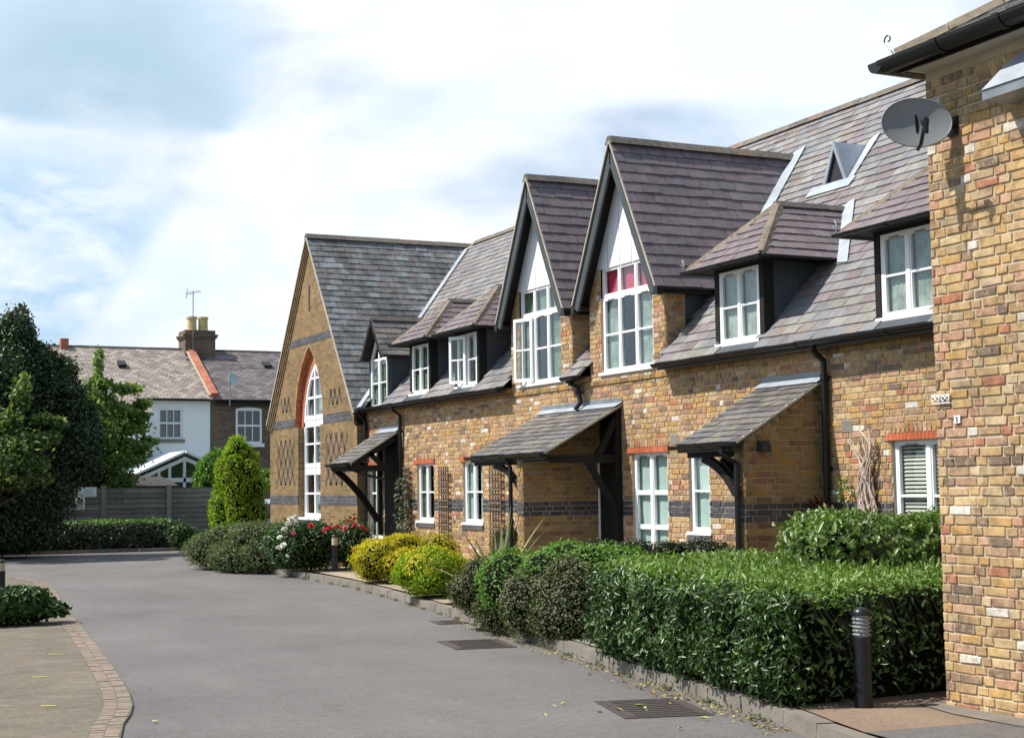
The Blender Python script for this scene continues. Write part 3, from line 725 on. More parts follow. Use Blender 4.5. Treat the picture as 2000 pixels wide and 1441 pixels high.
for i, (x, y, l, a) in enumerate(((2.15, 14.86, .17, .1), (1.93, 12.84, .15, 0), (2.6, 16.84, .2, -.1), (1.73, 10.92, .16, .15), (2.52, 11.6, .05, .3), (3.0, 22.6, .12, 0))):
    if i == 5: x, y = 2.72, 24.2
    w = .017; l *= .85; c_, s_n = math.cos(a - .45), math.sin(a - .45)
    o = MB().slab([(x + c_*u*l/2 - s_n*v_*w, y + s_n*u*l/2 + c_*v_*w, .0165) for u, v_ in ((-1, -.6), (-.7, -1), (1, -.7), (.9, .8), (-.2, 1), (-1, .7))], (0, 0, 1), .004).build('paint_mark', 'yellow_mark')
    thing('paint_mark', ['short yellow dash on the block paving, second nearest the shrub', 'yellow dash on the block paving midway between shrub and front corner', 'yellow dash on block paving just in front of the low green shrub', 'yellow dash on the block paving nearest the camera', 'tiny yellow speck beside the brick edging of the paving', 'faint pale dash on the paving behind the low green shrub'][i], 'paint mark', group='dashes on the block paving', mesh=o)
# iron covers in the road
def cover(x, y, a, w, l, label):
    t = thing('drain_cover', label, 'drain cover', (x, y, 0)); c_, s_n = math.cos(a), math.sin(a)
    P = lambda u, v_: (x + c_*u - s_n*v_, y + s_n*u + c_*v_)
    mb = MB(); mb.hexa([(*P(u, v_), .001) for u, v_ in ((-w, -l), (w, -l), (w, l), (-w, l))] + [(*P(u, v_), .010) for u, v_ in ((-w, -l), (w, -l), (w, l), (-w, l))])
    for k in range(9):
        q = -l + .06 + k*(2*l - .12)/8
        mb.hexa([(*P(u, v_), .010) for u, v_ in ((-w + .05, q - .012), (w - .05, q - .012), (w - .05, q + .012), (-w + .05, q + .012))] + [(*P(u, v_), .0145) for u, v_ in ((-w + .05, q - .012), (w - .05, q - .012), (w - .05, q + .012), (-w + .05, q + .012))])
    mb.build('cover_plate', 'manhole_mat', t)
    f = MB(); 
    for u0, u1, v0, v1 in ((-w - .05, -w - .004, -l - .05, l + .05), (w + .004, w + .05, -l - .05, l + .05), (-w - .004, w + .004, -l - .05, -l - .004), (-w - .004, w + .004, l + .004, l + .05)):
        f.hexa([(*P(u, v_), .001) for u, v_ in ((u0, v0), (u1, v0), (u1, v1), (u0, v1))] + [(*P(u, v_), .007) for u, v_ in ((u0, v0), (u1, v0), (u1, v1), (u0, v1))])
    f.build('cover_frame', 'manhole_mat', t)
cover(6.12, 10.35, -.25, .30, .42, 'large rusty brown drain cover nearest the camera, beside the laurel hedge')
cover(6.90, 15.45, -.18, .30, .42, 'rusty brown drain cover in the road beside the grey brown shrub')
cover(7.72, 18.1, -.18, .17, .22, 'small dark drain cover close to the kerb, farthest of three')
# hedge clippings and litter along the kerb: nobody could count it
n = 420; rg = np.random.RandomState(5)
tt = rg.rand(n); yy = 8.9 + 9.5*tt**1.3; kx = np.interp(yy, [p[1] for p in kerb[::-1]], [p[0] for p in kerb[::-1]])
P = np.stack([kx - np.abs(rg.normal(size=n))*.12 - .02, yy, np.full(n, .008)], 1); Nn = np.tile([0, 0, 1.], (n, 1)) + rg.normal(size=(n, 3))*.25
o = leaf_mesh('leaf_litter', P, Nn, .045, .025, 'leaf_litter', rng=rg, upb=0); o['kind'] = 'stuff'
n = 22; P = np.stack([5.95 + rg.normal(size=n)*.28, 10.3 + rg.normal(size=n)*.55, np.full(n, .012)], 1)
P[:, 0] = np.minimum(P[:, 0], np.interp(P[:, 1], [p[1] for p in kerb[::-1]], [p[0] for p in kerb[::-1]]) - .05)
o = leaf_mesh('hedge_clipping', P, np.tile([0, 0, 1.], (n, 1)) + rg.normal(size=(n, 3))*.15, .085, .022, 'leaf_litter', rng=rg, upb=0); o['kind'] = 'stuff'
o.data.materials[0] = MATS['clip_green']

n = 900; rg = np.random.RandomState(6); yy = 8.9 + 21*rg.rand(n); yy += .25*np.sin(yy*7); kx = np.interp(yy, [p[1] for p in kerb[::-1]], [p[0] for p in kerb[::-1]])
P = np.stack([kx - .01 - np.abs(rg.normal(size=n))*.02, yy, .004 + rg.rand(n)*.02], 1)
o = leaf_mesh('kerb_weeds', P, np.tile([-.6, 0, 1.], (n, 1)) + rg.normal(size=(n, 3))*.5, .04, .014, 'leaf_greygreen', rng=rg, upb=.5); o['kind'] = 'stuff'
# ================================================================== THE BRICK RANGE
PITCH = 1.04; EX, EZ = 11.10, 3.45; RX = 15.25; RZ = EZ + PITCH*(RX - EX)
def zroof(x): return EZ + PITCH*(x - EX)
rng_t = thing('house_row', 'long yellow brick school range with slate roof, dormers and porch canopies', 'building', (FX, 20, 0))
Yn, Yf = 8.3, 31.05             # near and far end of the facade
wins = [ # y0, y1, z0, z1
 (12.52, 13.66, .95, 2.20), (18.55, 19.55, .62, 2.20), (17.46, 17.98, 1.08, 2.20),
 (24.95, 25.82, 1.08, 2.20), (27.24, 28.10, 1.08, 2.20), (30.05, 30.95, .66, 2.20)]
doors = [(19.86, 20.56, .10, 2.12), (29.0, 29.75, .10, 2.12), (20.7, 21.5, .10, 2.12), (15.05, 15.95, .10, 2.12)]
holes = [(a, b, c, d) for a, b, c, d in wins + doors]
G = [(19.66, 6.94), (22.53, 6.92)]   # the two tall gables: centre, ridge height
gh = 1.13                           # half width of their brick front
gwins = [(18.87, 20.42), (21.78, 23.33)]
wall = MB()
ys = [Yn, Yf] + [h[0] for h in holes] + [h[1] for h in holes] + [c + s*gh for c, _ in G for s in (-1, 1)] + [y for w in gwins for y in w]
zs = [0, 3.42] + [h[2] for h in holes] + [h[3] for h in holes]
wall.grid((FX, 0, 0), (0, 1, 0), (0, 0, 1), ys, zs, holes)
for (c, _), (a, b) in zip(G, gwins):   # brick jambs of the wall dormers
    for y0, y1 in ((c - gh, a), (b, c + gh)):
        wall.grid((FX, 0, 0), (0, 1, 0), (0, 0, 1), [y0, y1], [3.42, 4.62])
        for y in (y0, y1): wall.poly([(FX, y, 3.42), (FX + .34, y, 3.42), (FX + .34, y, 4.62), (FX, y, 4.62)])
    wall.poly([(FX, a, 3.42), (FX + .3, a, 3.42), (FX + .3, b, 3.42), (FX, b, 3.42)])
for y0, y1, z0, z1 in holes:           # reveals
    for y in (y0, y1): wall.poly([(FX, y, z0), (FX + .3, y, z0), (FX + .3, y, z1), (FX, y, z1)])
    for z in (z0, z1): wall.poly([(FX, y0, z), (FX + .3, y0, z), (FX + .3, y1, z), (FX, y1, z)])
BX = 19.4
wall.poly([(BX, Yn, 0), (BX, Yf, 0), (BX, Yf, EZ), (BX, Yn, EZ)])
wall.poly([(FX, Yn, 0), (BX, Yn, 0), (BX, Yn, EZ), (RX, Yn, RZ - .1), (FX, Yn, 3.42)])
wall.build('wall', 'mortar', rng_t)
hs = [(a - Yn, b - Yn, c, d) for a, b, c, d in holes]
lint = [(a - .06 - Yn, b + .06 - Yn, 2.20, 2.30) for a, b, c, d in wins]
bf = MB()
bricks(bf, (FX, Yn, 0), (0, 1, 0), (0, 0, 1), (-1, 0, 0), Yf - Yn, 3.40, hs + lint, bands=[(1.275, 1.515)], seed=5)
for (c, _), (a, b) in zip(G, gwins):
    for y0, y1 in ((c - gh, a), (b, c + gh)):
        bricks(bf, (FX, y0, 3.40), (0, 1, 0), (0, 0, 1), (-1, 0, 0), y1 - y0, 1.22, seed=int(y0*10), jit=.004)
    bricks(bf, (FX, c - gh, 3.40), (1, 0, 0), (0, 0, 1), (0, -1, 0), .33, 1.22, seed=int(c*7))
for (c, rz_), (a, b) in zip(G, gwins):
    lim = lambda z: min(gh, (rz_ - .16 - z)/1.874)
    for sd_i in (-1, 1):
        y_in = (b - c) if sd_i > 0 else (c - a); zt_ = 5.08
        P_ = [(y_in, 4.62), (lim(4.62), 4.62), (lim(4.66), 4.66), (lim(zt_), zt_), (y_in, zt_)]
        jm = MB(); jm.poly([(FX, c + sd_i*u, z) for u, z in P_]); jm.build('gable_shoulder', 'mortar', rng_t)
        if sd_i > 0: bricks(bf, (FX, c + y_in, 4.60), (0, 1, 0), (0, 0, 1), (-1, 0, 0), gh - y_in, .46, interval=lambda v: (0, lim(4.60 + v) - y_in), seed=int(c*11))
        else: bricks(bf, (FX, c - gh, 4.60), (0, 1, 0), (0, 0, 1), (-1, 0, 0), gh - y_in, .46, interval=lambda v: (gh - lim(4.60 + v), gh - y_in), seed=int(c*12))
bf.build('brickwork', ['stock_brick', 'blue_brick'], rng_t, uv=False)
cb = MB()   # two corbel courses under the eaves
spans = [(Yn, G[0][0] - gh - .01), (G[0][0] + gh + .01, G[1][0] - gh - .01), (G[1][0] + gh + .01, Yf)]
bricks(cb, (FX - .022, Yn, 3.27), (0, 1, 0), (0, 0, 1), (-1, 0, 0), Yf - Yn, .076, seed=51)
for a, b in spans:
    cb.box(FX - .04, FX - .002, a, b, 3.352, 3.44); bricks(cb, (FX - .04, a, 3.35), (0, 1, 0), (0, 0, 1), (-1, 0, 0), b - a, .076, seed=int(a*9))
cb.box(FX - .022, FX - .002, Yn, Yf, 3.272, 3.345)
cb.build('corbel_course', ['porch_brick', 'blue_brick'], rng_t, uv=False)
# header arches (soldier course) with a red tile drip, windows and doors
for i, (y0, y1, z0, z1) in enumerate(wins):
    lt = MB(); yy_ = y0 - .06; rr = random.Random(i)
    while yy_ < y1 + .03:
        q = rr.uniform(-.002, .002); lt.faces([(FX, yy_ + .004, z1 + .085), (FX, yy_ + .068, z1 + .085), (FX, yy_ + .068, z1 + .195), (FX, yy_ + .004, z1 + .195), (FX - .012 + q, yy_ + .008, z1 + .09), (FX - .012 + q, yy_ + .064, z1 + .09), (FX - .012 + q, yy_ + .064, z1 + .19), (FX - .012 + q, yy_ + .008, z1 + .19)],
                 [(4, 5, 6, 7), (0, 1, 5, 4), (1, 2, 6, 5), (2, 3, 7, 6), (3, 0, 4, 7)]); yy_ += .074
    lt.build('soldier_arch', 'stock_brick', rng_t, uv=False)
    ld = MB(); yy_ = y0 - .07
    while yy_ < y1 + .05:
        ld.box(FX - .035, FX + .06, yy_ + .002, yy_ + .058, z1 + .002, z1 + .078); yy_ += .061
    ld.build('drip_tile', 'red_tile', rng_t, uv=False)
    sl = MB(); sl.box(FX - .03, FX + .1, y0 - .04, y1 + .04, z0 - .125, z0 - .055)
    if z0 > 1.0: sl.build('brick_sill', 'band_blue', rng_t)
window(rng_t, FX + .035, 12.52, 13.66, .95, 2.20, 2, 2, backing='slat_white' and None)
bl = MB()
for k in range(27): bl.slab([(FX + .085, 12.6, 1.0 + k*.044), (FX + .085, 13.58, 1.0 + k*.044), (FX + .098, 13.58, 1.026 + k*.044), (FX + .098, 12.6, 1.026 + k*.044)], (1, 0, 0), .003)
bl.build('venetian_blind', 'slat_white', rng_t)
window(rng_t, FX + .035, 18.55, 19.55, .62, 2.20, 2, 2, row_z=[(1.62, .07), (1.12, .07)], backing='net', sill=False)
window(rng_t, FX + .035, 17.46, 17.98, 1.08, 2.20, 1, 2, backing='net')
window(rng_t, FX + .035, 24.95, 25.82, 1.08, 2.20, 2, 2, backing='net', curtain_gap=.34)
window(rng_t, FX + .035, 27.24, 28.10, 1.08, 2.20, 2, 2, backing='blind_reflect_green', curtain_gap=.28)
window(rng_t, FX + .035, 30.05, 30.95, .66, 2.20, 2, 2, row_z=[(1.62, .04), (1.12, .06)], backing='blind_reflect_green', sill=False)
for i, (y0, y1, z0, z1) in enumerate(doors):
    d = sub('door', rng_t); f = MB()
    fx = FX + .06
    f.box(fx, fx + .07, y0, y0 + .05, z0, z1); f.box(fx, fx + .07, y1 - .05, y1, z0, z1); f.box(fx + .001, fx + .07, y0 + .05, y1 - .05, z1 - .05, z1)
    f.build('door_frame', 'white_paint', d)
    l = MB(); l.box(fx + .03, fx + .065, y0 + .052, y1 - .052, z0 + .01, z1 - .052)
    for a, b in ((.2, .85), (1.0, 1.8)):
        l.box(fx + .018, fx + .029, y0 + .14, y1 - .14, z0 + a, z0 + b)
    l.build('door_leaf', 'door_paint', d)
    MB().tube([(fx + .0, y0 + .12, 1.1), (fx - .02, y0 + .12, 1.1), (fx - .02, y0 + .22, 1.1)], .01, 6).build('door_handle', 'galv', d)
# interior back wall, so the rooms behind the glass are closed
MB().poly([(15.0, Yn, 0), (15.0, Yf, 0), (15.0, Yf, 7), (15.0, Yn, 7)]).build('inner_wall', 'interior', rng_t)
MB().poly([(FX + .3, Yn, 2.75), (15, Yn, 2.75), (15, Yf, 2.75), (FX + .3, Yf, 2.75)]).build('upper_floor', 'interior', rng_t)

# ---- main roof
sl_len = math.hypot(RX - EX, RZ - EZ); cs_, sn_ = (RX - EX)/sl_len, (RZ - EZ)/sl_len
RO, RU, RW, RN = (EX, 0, EZ), (0, 1, 0), (cs_, 0, sn_), (-sn_, 0, cs_)
def vof(z): return (z - EZ)/sn_
HD = [16.60, 13.25, 27.83, 25.52]      # hipped dormer centres
hw = .47                                # their half width (wall)
dh = []
for c in HD: dh.append((c - hw, c + hw, -.1, vof(4.55)))
for c, _ in G: dh.append((c - gh, c + gh, -.1, vof(5.0)))
D1c = 30.17; dh.append((D1c - .5, D1c + .5, -.1, vof(4.6)))
hall_c, hall_r = 34.34, RZ - .01
mpoly = [(7.0, 0), (31.05, 0), (hall_c, sl_len), (7.0, sl_len)]
base = MB()
us = [7.0, 31.05] + [h[0] for h in dh] + [h[1] for h in dh]; vs_ = [0, sl_len] + [h[3] for h in dh]
base.grid(RO, RU, RW, us, vs_, dh); base.poly([(EX, 31.05, EZ), (RX, 31.05, RZ), (RX, hall_c, RZ)])
base.poly([(RX, 7.0, RZ - .002), (RX, hall_c, RZ - .002), (BX, hall_c, EZ), (BX, 7.0, EZ)])
roof = base.build('roof', 'slate_base', rng_t)
sm = MB(); slates(sm, RO, RU, RW, RN, mpoly, .30, .185, dh, 21)
slate_o = sm.build('slates', 'slate_grey', roof, uv=False)
rt = MB(); ridge_tiles(rt, (RX, 7.0, RZ + .02), (RX, 33.9, RZ + .02), .13, .09, .45); rt.build('ridge_tiles', 'ridge_tile', roof, uv=False)
# ---- gutters and eaves
gt = MB(); GX, GZ = EX - .05, EZ - .01
for a, b in ((8.3, G[0][0] - gh - .06), (G[0][0] + gh + .12, G[1][0] - gh - .10), (G[1][0] + gh + .06, 31.0)):
    gutter(gt, [(GX, a, GZ), (GX, b, GZ)], .058)
    gt.box(EX + .005, EX + .025, a, b, EZ - .10, EZ + .005)
    gt.box(EX + .03, FX - .045, a, b, EZ - .012, EZ - .004)
gt.build('gutter', 'black_paint', rng_t)
def downpipe(path, r=.036, brk=()):
    mb = MB(); mb.tube(path, r, 10)
    for p in brk: mb.tube([(p[0], p[1], p[2] - .035), (p[0], p[1], p[2] + .035)], r + .012, 10); mb.box(p[0], FX, p[1] - .05, p[1] + .05, p[2] - .012, p[2] + .012)
    return mb.build('downpipe', 'black_paint', rng_t, smooth=False)
px_ = FX - .075
downpipe([(GX + .05, 14.82, 3.40), (GX + .05, 14.82, 3.34), (GX + .09, 14.81, 3.28), (px_, 14.78, 3.20), (px_, 14.78, 3.08), (px_, 14.78, .1)], .040, [(px_, 14.78, 3.0), (px_, 14.78, 1.9), (px_, 14.78, .9)])
downpipe([(GX, 28.86, 3.40), (GX, 28.86, 3.33), (px_, 28.85, 3.2), (px_, 28.85, .1)], .038, [(px_, 28.85, 2.9), (px_, 28.85, 1.7)])
downpipe([(GX, 30.96, 3.38), (px_, 30.93, 3.15), (px_, 30.92, .1)], .045, [(px_, 30.92, 2.8), (px_, 30.92, 1.4)])
downpipe([(GX, 21.1, 3.42), (GX + .04, 21.1, 3.34), (px_ - .02, 21.06, 3.28), (px_ - .02, 20.98, 3.04), (px_ - .12, 20.95, 2.93)], .040, [(px_ - .02, 21.05, 3.2)])

# ---- tall wall dormers
def tall_gable(c, rz, win, k):
    d = sub('gable_dormer', rng_t); fx = FX - .24; hwf = 1.27; ez = 4.56
    sl = (rz - ez)/hwf; xe = EX + (rz - EZ)/PITCH; xs = EX + (ez - EZ)/PITCH
    N_ = math.hypot(hwf, rz - ez); cu, su = hwf/N_, (rz - ez)/N_
    sm = MB(); bs = MB(); bg_ = MB()
    for s in (-1, 1):
        uc = MB(); U_ = V((1, 0, 0)); W_ = V((0, -s*cu, su)); O_ = V((fx, c + s*hwf, ez)); Nn_ = V((0, s*su, cu))
        poly = [(0, 0), (xs + .05 - fx, 0), (xe + .05 - fx, N_), (0, N_)]
        slates(sm, O_, U_, W_, Nn_, poly, .31, .19, (), 31 + k + s, jit=.010)
        bs.poly([O_ + U_*u + W_*v_ - Nn_*.004 for u, v_ in poly])
        bs.poly([O_ + U_*u + W_*v_ - Nn_*.05 for u, v_ in poly])
        # pale mortar undercloak line and the painted barge board
        uc.slab([O_ + V((-.012, 0, 0)) + W_*0 - Nn_*.018, O_ + V((-.012, 0, 0)) + W_*N_ - Nn_*.018, O_ + V((-.012, 0, 0)) + W_*N_ + Nn_*.010, O_ + V((-.012, 0, 0)) + Nn_*.010], (1, 0, 0), .05); uc.build('undercloak', 'undercloak', d)
        bd = .17
        bg_.slab([O_ + V((.012, 0, 0)) - W_*.03 - Nn_*.02, O_ + V((.012, 0, 0)) + W_*(N_ + 0) - Nn_*.02, O_ + V((.012, 0, 0)) + W_*(N_ - bd*cu/su*.0) - Nn_*.02 - V((0, 0, bd/cu)), O_ + V((.012, 0, 0)) - W_*.03 - Nn_*(.02 + bd)], (1, 0, 0), .035)
    sm.build('slates', 'slate_purple', d, uv=False); bs.build('roof', 'slate_base', d); bg_.build('bargeboard', 'barge_paint', d)
    so = MB()   # dark boarded soffit behind the barge
    for s in (-1, 1):
        U_ = V((1, 0, 0)); W_ = V((0, -s*cu, su)); O_ = V((fx + .05, c + s*hwf, ez)); Nn_ = V((0, s*su, cu))
        so.poly([O_ + W_*.0 - Nn_*.055, O_ + W_*N_ - Nn_*.055, O_ + U_*.19 + W_*N_ - Nn_*.055, O_ + U_*.19 - Nn_*.055])
    so.build('soffit', 'timber_black', d)
    rt = MB(); ridge_tiles(rt, (fx - .01, c, rz + .03), (xe + .12, c, rz + .03), .12, .10, .42, seed=k); rt.build('ridge_tiles', 'ridge_tile', d, uv=False)
    a, b = win; wz0, wz1 = 3.46, 5.06
    # white boarded spandrel
    pz = wz1 + .01; ap = rz - .15; hb = (ap - pz)/sl
    sp = MB(); yb = []
    n = 5; pts = [c - hb + 2*hb*i/n for i in range(n + 1)]
    for i in range(n):
        y0, y1 = pts[i] + .008, pts[i + 1] - .008; zt = lambda y: pz + (hb - abs(y - c))*sl
        P_ = [(y0, pz), (y1, pz), (y1, zt(y1))] + ([(c, zt(c))] if y0 < c < y1 else []) + [(y0, zt(y0))]
        sp.slab([(FX + .01, y, z) for y, z in P_], (1, 0, 0), .02)
    sp.build('spandrel_board', 'white_board', d)
    MB().poly([(FX + .035, c - gh, 4.0), (FX + .035, a, 4.0), (FX + .035, a, pz), (FX + .035, b, pz), (FX + .035, b, 4.0), (FX + .035, c + gh, 4.0), (FX + .035, c + gh, ez + .15), (FX + .035, c, rz - .12), (FX + .035, c - gh, ez + .15)]).build('infill', 'timber_black', d)
    window(d, FX + .03, a, b, 4.62, 5.08, 3, 1, sill=False, backing='blind_reflect_green' if k else 'pink_curtain', mull=.05, fw=.045, name='top_light', vents=False)
    window(d, FX + .03, a, b, 3.46, 4.62, 3, 2, backing='blind_reflect_green' if k else 'blind_reflect_grey', mull=.05, fw=.045, open_col=2 if k else None, curtain_gap=.34 if k else .36)
    # cheeks: black lead sides behind the brick piers
    for s in (-1, 1):
        ck = MB(); y = c + s*(gh - .02); xz = EX + (4.62 - EZ)/PITCH
        ck.poly([(FX + .33, y, zroof(FX + .33) - .05), (xz + .1, y, 4.68), (FX + .33, y, 4.68)])
        ck.poly([(FX + .33, y - s*.0, 3.4), (FX + .33, y, 4.68), (FX + .33, y - s*.3, 4.68), (FX + .33, y - s*.3, 3.4)])
        for x in (FX + .72,): 
            zz = zroof(x); ck.tube([(x, y + s*.004, zz), (x, y + s*.004, 4.62)], .012, 6)
        ck.build('cheek', 'cheek_lead', d)
    for s in (-1, 1):
        ge = MB(); y = c + s*(hwf + .035); gutter(ge, [(fx + .03, y, ez - .01), (EX + (ez - EZ)/PITCH + .0, y, ez - .01)], .045)
        ge.box(fx + .06, EX + (ez - EZ)/PITCH, c + s*(gh + .0) - (0 if s > 0 else .13), c + s*(gh + .0) + (.13 if s > 0 else 0), ez - .09, ez - .03)
        ge.box(fx + .0, fx + .10, c + s*(hwf + .0) - .05, c + s*hwf + .05, ez - .13, ez - .01)
        ge.build('gutter', 'black_paint', d)
    # lead valley on the near side
    lv = MB()
    A = V((xe, c, rz)); B = V((xs, c - hwf, ez))
    nn = V(RN); t = (A - B).normalized(); sd_ = V((0, -1, 0)); sd_ = (sd_ - nn*sd_.dot(nn)).normalized()
    lv.slab([B + nn*.035, A + nn*.035 + t*.1, A + nn*.035 + sd_*.26 + t*.22, B + nn*.035 + sd_*.30], nn, .006)
    lv.build('valley_lead', 'lead', d)
    return d
tall_gable(G[0][0], G[0][1], gwins[0], 0)
g2 = tall_gable(G[1][0], G[1][1], gwins[1], 1)
def open_leaf(parent, X, hy, w, z0, z1, ang):
    """opened casement hinged at hy, swinging outwards"""
    s = sub('open_casement', parent); f = MB(); e = .055
    D = V((-math.sin(ang), math.cos(ang), 0)); T = V((-math.cos(ang), -math.sin(ang), 0))*.04; O_ = V((X - .01, hy, 0))
    def bx(a, b, c, d): P_ = [O_ + D*u + V((0, 0, z)) for u, z in ((a, c), (b, c), (b, d), (a, d))]; f.slab(P_, T, .04)
    bx(0, e, z0, z1); bx(w - e, w, z0, z1); bx(e, w - e, z0, z0 + e); bx(e, w - e, z1 - e, z1); bx(e, w - e, (z0 + z1)/2 - .014, (z0 + z1)/2 + .014)
    f.build('frame', 'white_paint', s)
    MB().poly([O_ + D*e + T*.5 + V((0, 0, z0)), O_ + D*(w - e) + T*.5 + V((0, 0, z0)), O_ + D*(w - e) + T*.5 + V((0, 0, z1)), O_ + D*e + T*.5 + V((0, 0, z1))]).build('pane', 'glass', s)
open_leaf(g2, FX + .03, 22.84, .46, 3.50, 4.58, math.radians(17))

# ---- hipped dormers
def hip_dormer(c, openw=False, k=0, backing='blind_reflect_grey', hwin=.465, grp=None):
    d = sub('hipped_dormer', rng_t); ez = 4.62; fx = 11.0; he = .90; pk = 5.47; xp = fx + .93
    xs = EX + (ez - EZ)/PITCH; xe = EX + (pk - EZ)/PITCH
    sm = MB(); bs = MB()
    Nn = math.hypot(he, pk - ez); cu, su = he/Nn, (pk - ez)/Nn
    for s in (-1, 1):
        U_ = V((1, 0, 0)); W_ = V((0, -s*cu, su)); O_ = V((fx, c + s*he, ez)); N3 = V((0, s*su, cu))
        poly = [(0, 0), (xs + .08 - fx, 0), (xe + .08 - fx, Nn), (xp - fx, Nn)]
        slates(sm, O_, U_, W_, N3, poly, .28, .17, (), 71 + k + s); bs.poly([O_ + U_*u + W_*v_ - N3*.004 for u, v_ in poly]); bs.poly([O_ + U_*u + W_*v_ - N3*.05 for u, v_ in poly])
    Nf = math.hypot(xp - fx, pk - ez); cf, sf = (xp - fx)/Nf, (pk - ez)/Nf
    O_ = V((fx, c - he, ez)); U_ = V((0, 1, 0)); W_ = V((cf, 0, sf)); N3 = V((-sf, 0, cf)); poly = [(0, 0), (2*he, 0), (he, Nf)]
    slates(sm, O_, U_, W_, N3, poly, .26, .17, (), 90 + k); bs.poly([O_ + U_*u + W_*v_ - N3*.004 for u, v_ in poly])
    sm.build('slates', 'slate_purple', d, uv=False); bs.build('roof', 'slate_base', d)
    ht = MB()
    for s in (-1, 1): ridge_tiles(ht, (fx + .02, c + s*(he - .02), ez + .03), (xp, c, pk + .03), .085, .05, .36, seed=k)
    ht.build('hip_tiles', 'hip_tile', d, uv=False)
    rt = MB(); ridge_tiles(rt, (xp - .05, c, pk + .03), (xe + .1, c, pk + .03), .09, .06, .4); rt.build('ridge_tiles', 'ridge_tile', d, uv=False)
    a, b = c - hwin, c + hwin
    window(d, FX - .03, a, b, 3.60, ez - .06, 2, 2, backing=backing, open_col=1 if openw else None, mull=.06, curtain_gap=.5 if not openw else .3)
    fr = MB()
    for s in (-1, 1):
        ck = MB(); y = c + s*(hwin + .055); fr.box(FX - .04, FX + .12, y - .05, y + .05, zroof(FX - .04) - .02, ez - .02)
        y = c + s*(hwin + .10)
        ck.poly([(FX + .02, y, zroof(FX + .02) - .02), (xs + .02, y, ez), (FX + .02, y, ez)])
        ck.tube([(FX + .50, y + s*.003, zroof(FX + .5)), (FX + .50, y + s*.003, ez)], .010, 6); ck.build('cheek', 'cheek_lead', d)
    fr.box(FX - .045, FX + .12, a - .1, b + .1, ez - .058, ez - .015)
    fr.build('corner_post', 'timber_black', d)
    MB().slab([(FX - .105, a - .1, 3.548), (FX - .105, b + .1, 3.548), (FX - .03, b + .1, 3.55), (FX - .03, a - .1, 3.55), ], (0, 0, -1), .004).slab([(FX - .105, a - .1, 3.548), (FX - .105, b + .1, 3.548), (EX - .01, b + .1, 3.462), (EX - .01, a - .1, 3.462)], (-1, 0, 0), .004).build('lead_apron', 'cheek_lead', d)
    sb = MB(); sb.poly([(fx + .01, c - he + .02, ez - .015), (xs, c - he + .02, ez - .015), (xs, c + he - .02, ez - .015), (fx + .01, c + he - .02, ez - .015)]); sb.build('soffit', 'timber_black', d)
    g = MB(); gutter(g, [(fx - .03, c - he - .03, ez - .0), (fx - .03, c + he + .03, ez - .0)], .04)
    for s in (-1, 1): gutter(g, [(fx - .03, c + s*(he + .03), ez), (xs - .1, c + s*(he + .03), ez)], .04)
    g.build('gutter', 'black_paint', d)
    lv = MB(); A = V((xe, c, pk)); B = V((xs, c - he, ez)); nn = V(RN); t = (A - B).normalized(); sd_ = V((0, -1, 0))
    w0 = .24 if k in (0, 1) else .10
    lv.slab([B + nn*.035 - t*.16, A + nn*.035 + t*.08, A + nn*.035 + sd_*w0 + t*.22, B + nn*.035 + sd_*w0*.9 - t*.2], nn, .006); lv.build('valley_lead', 'lead', d)
    if k < 2:   # little iron scroll on the corner
        P_ = []
        for i in range(16):
            t_ = i/15*4.6; r_ = .055 - .009*t_; P_.append((fx - .03, c + he + .02 + r_*math.cos(t_ + 1.6), ez + .115 + r_*math.sin(t_ + 1.6)))
        MB().tube([(fx - .03, c + he, ez), (fx - .03, c + he - .04, ez + .09)] + P_, .007, 6).build('scroll_bracket', 'galv', d)
    return d
hip_dormer(HD[0], k=0); hip_dormer(HD[1], k=1)
hip_dormer(HD[2], k=2, backing='blind_reflect_green', hwin=.44)
d4 = hip_dormer(HD[3], True, k=3, backing='blind_reflect_green', hwin=.45)
open_leaf(d4, FX - .03, 25.52, .40, 3.64, 4.52, math.radians(26))
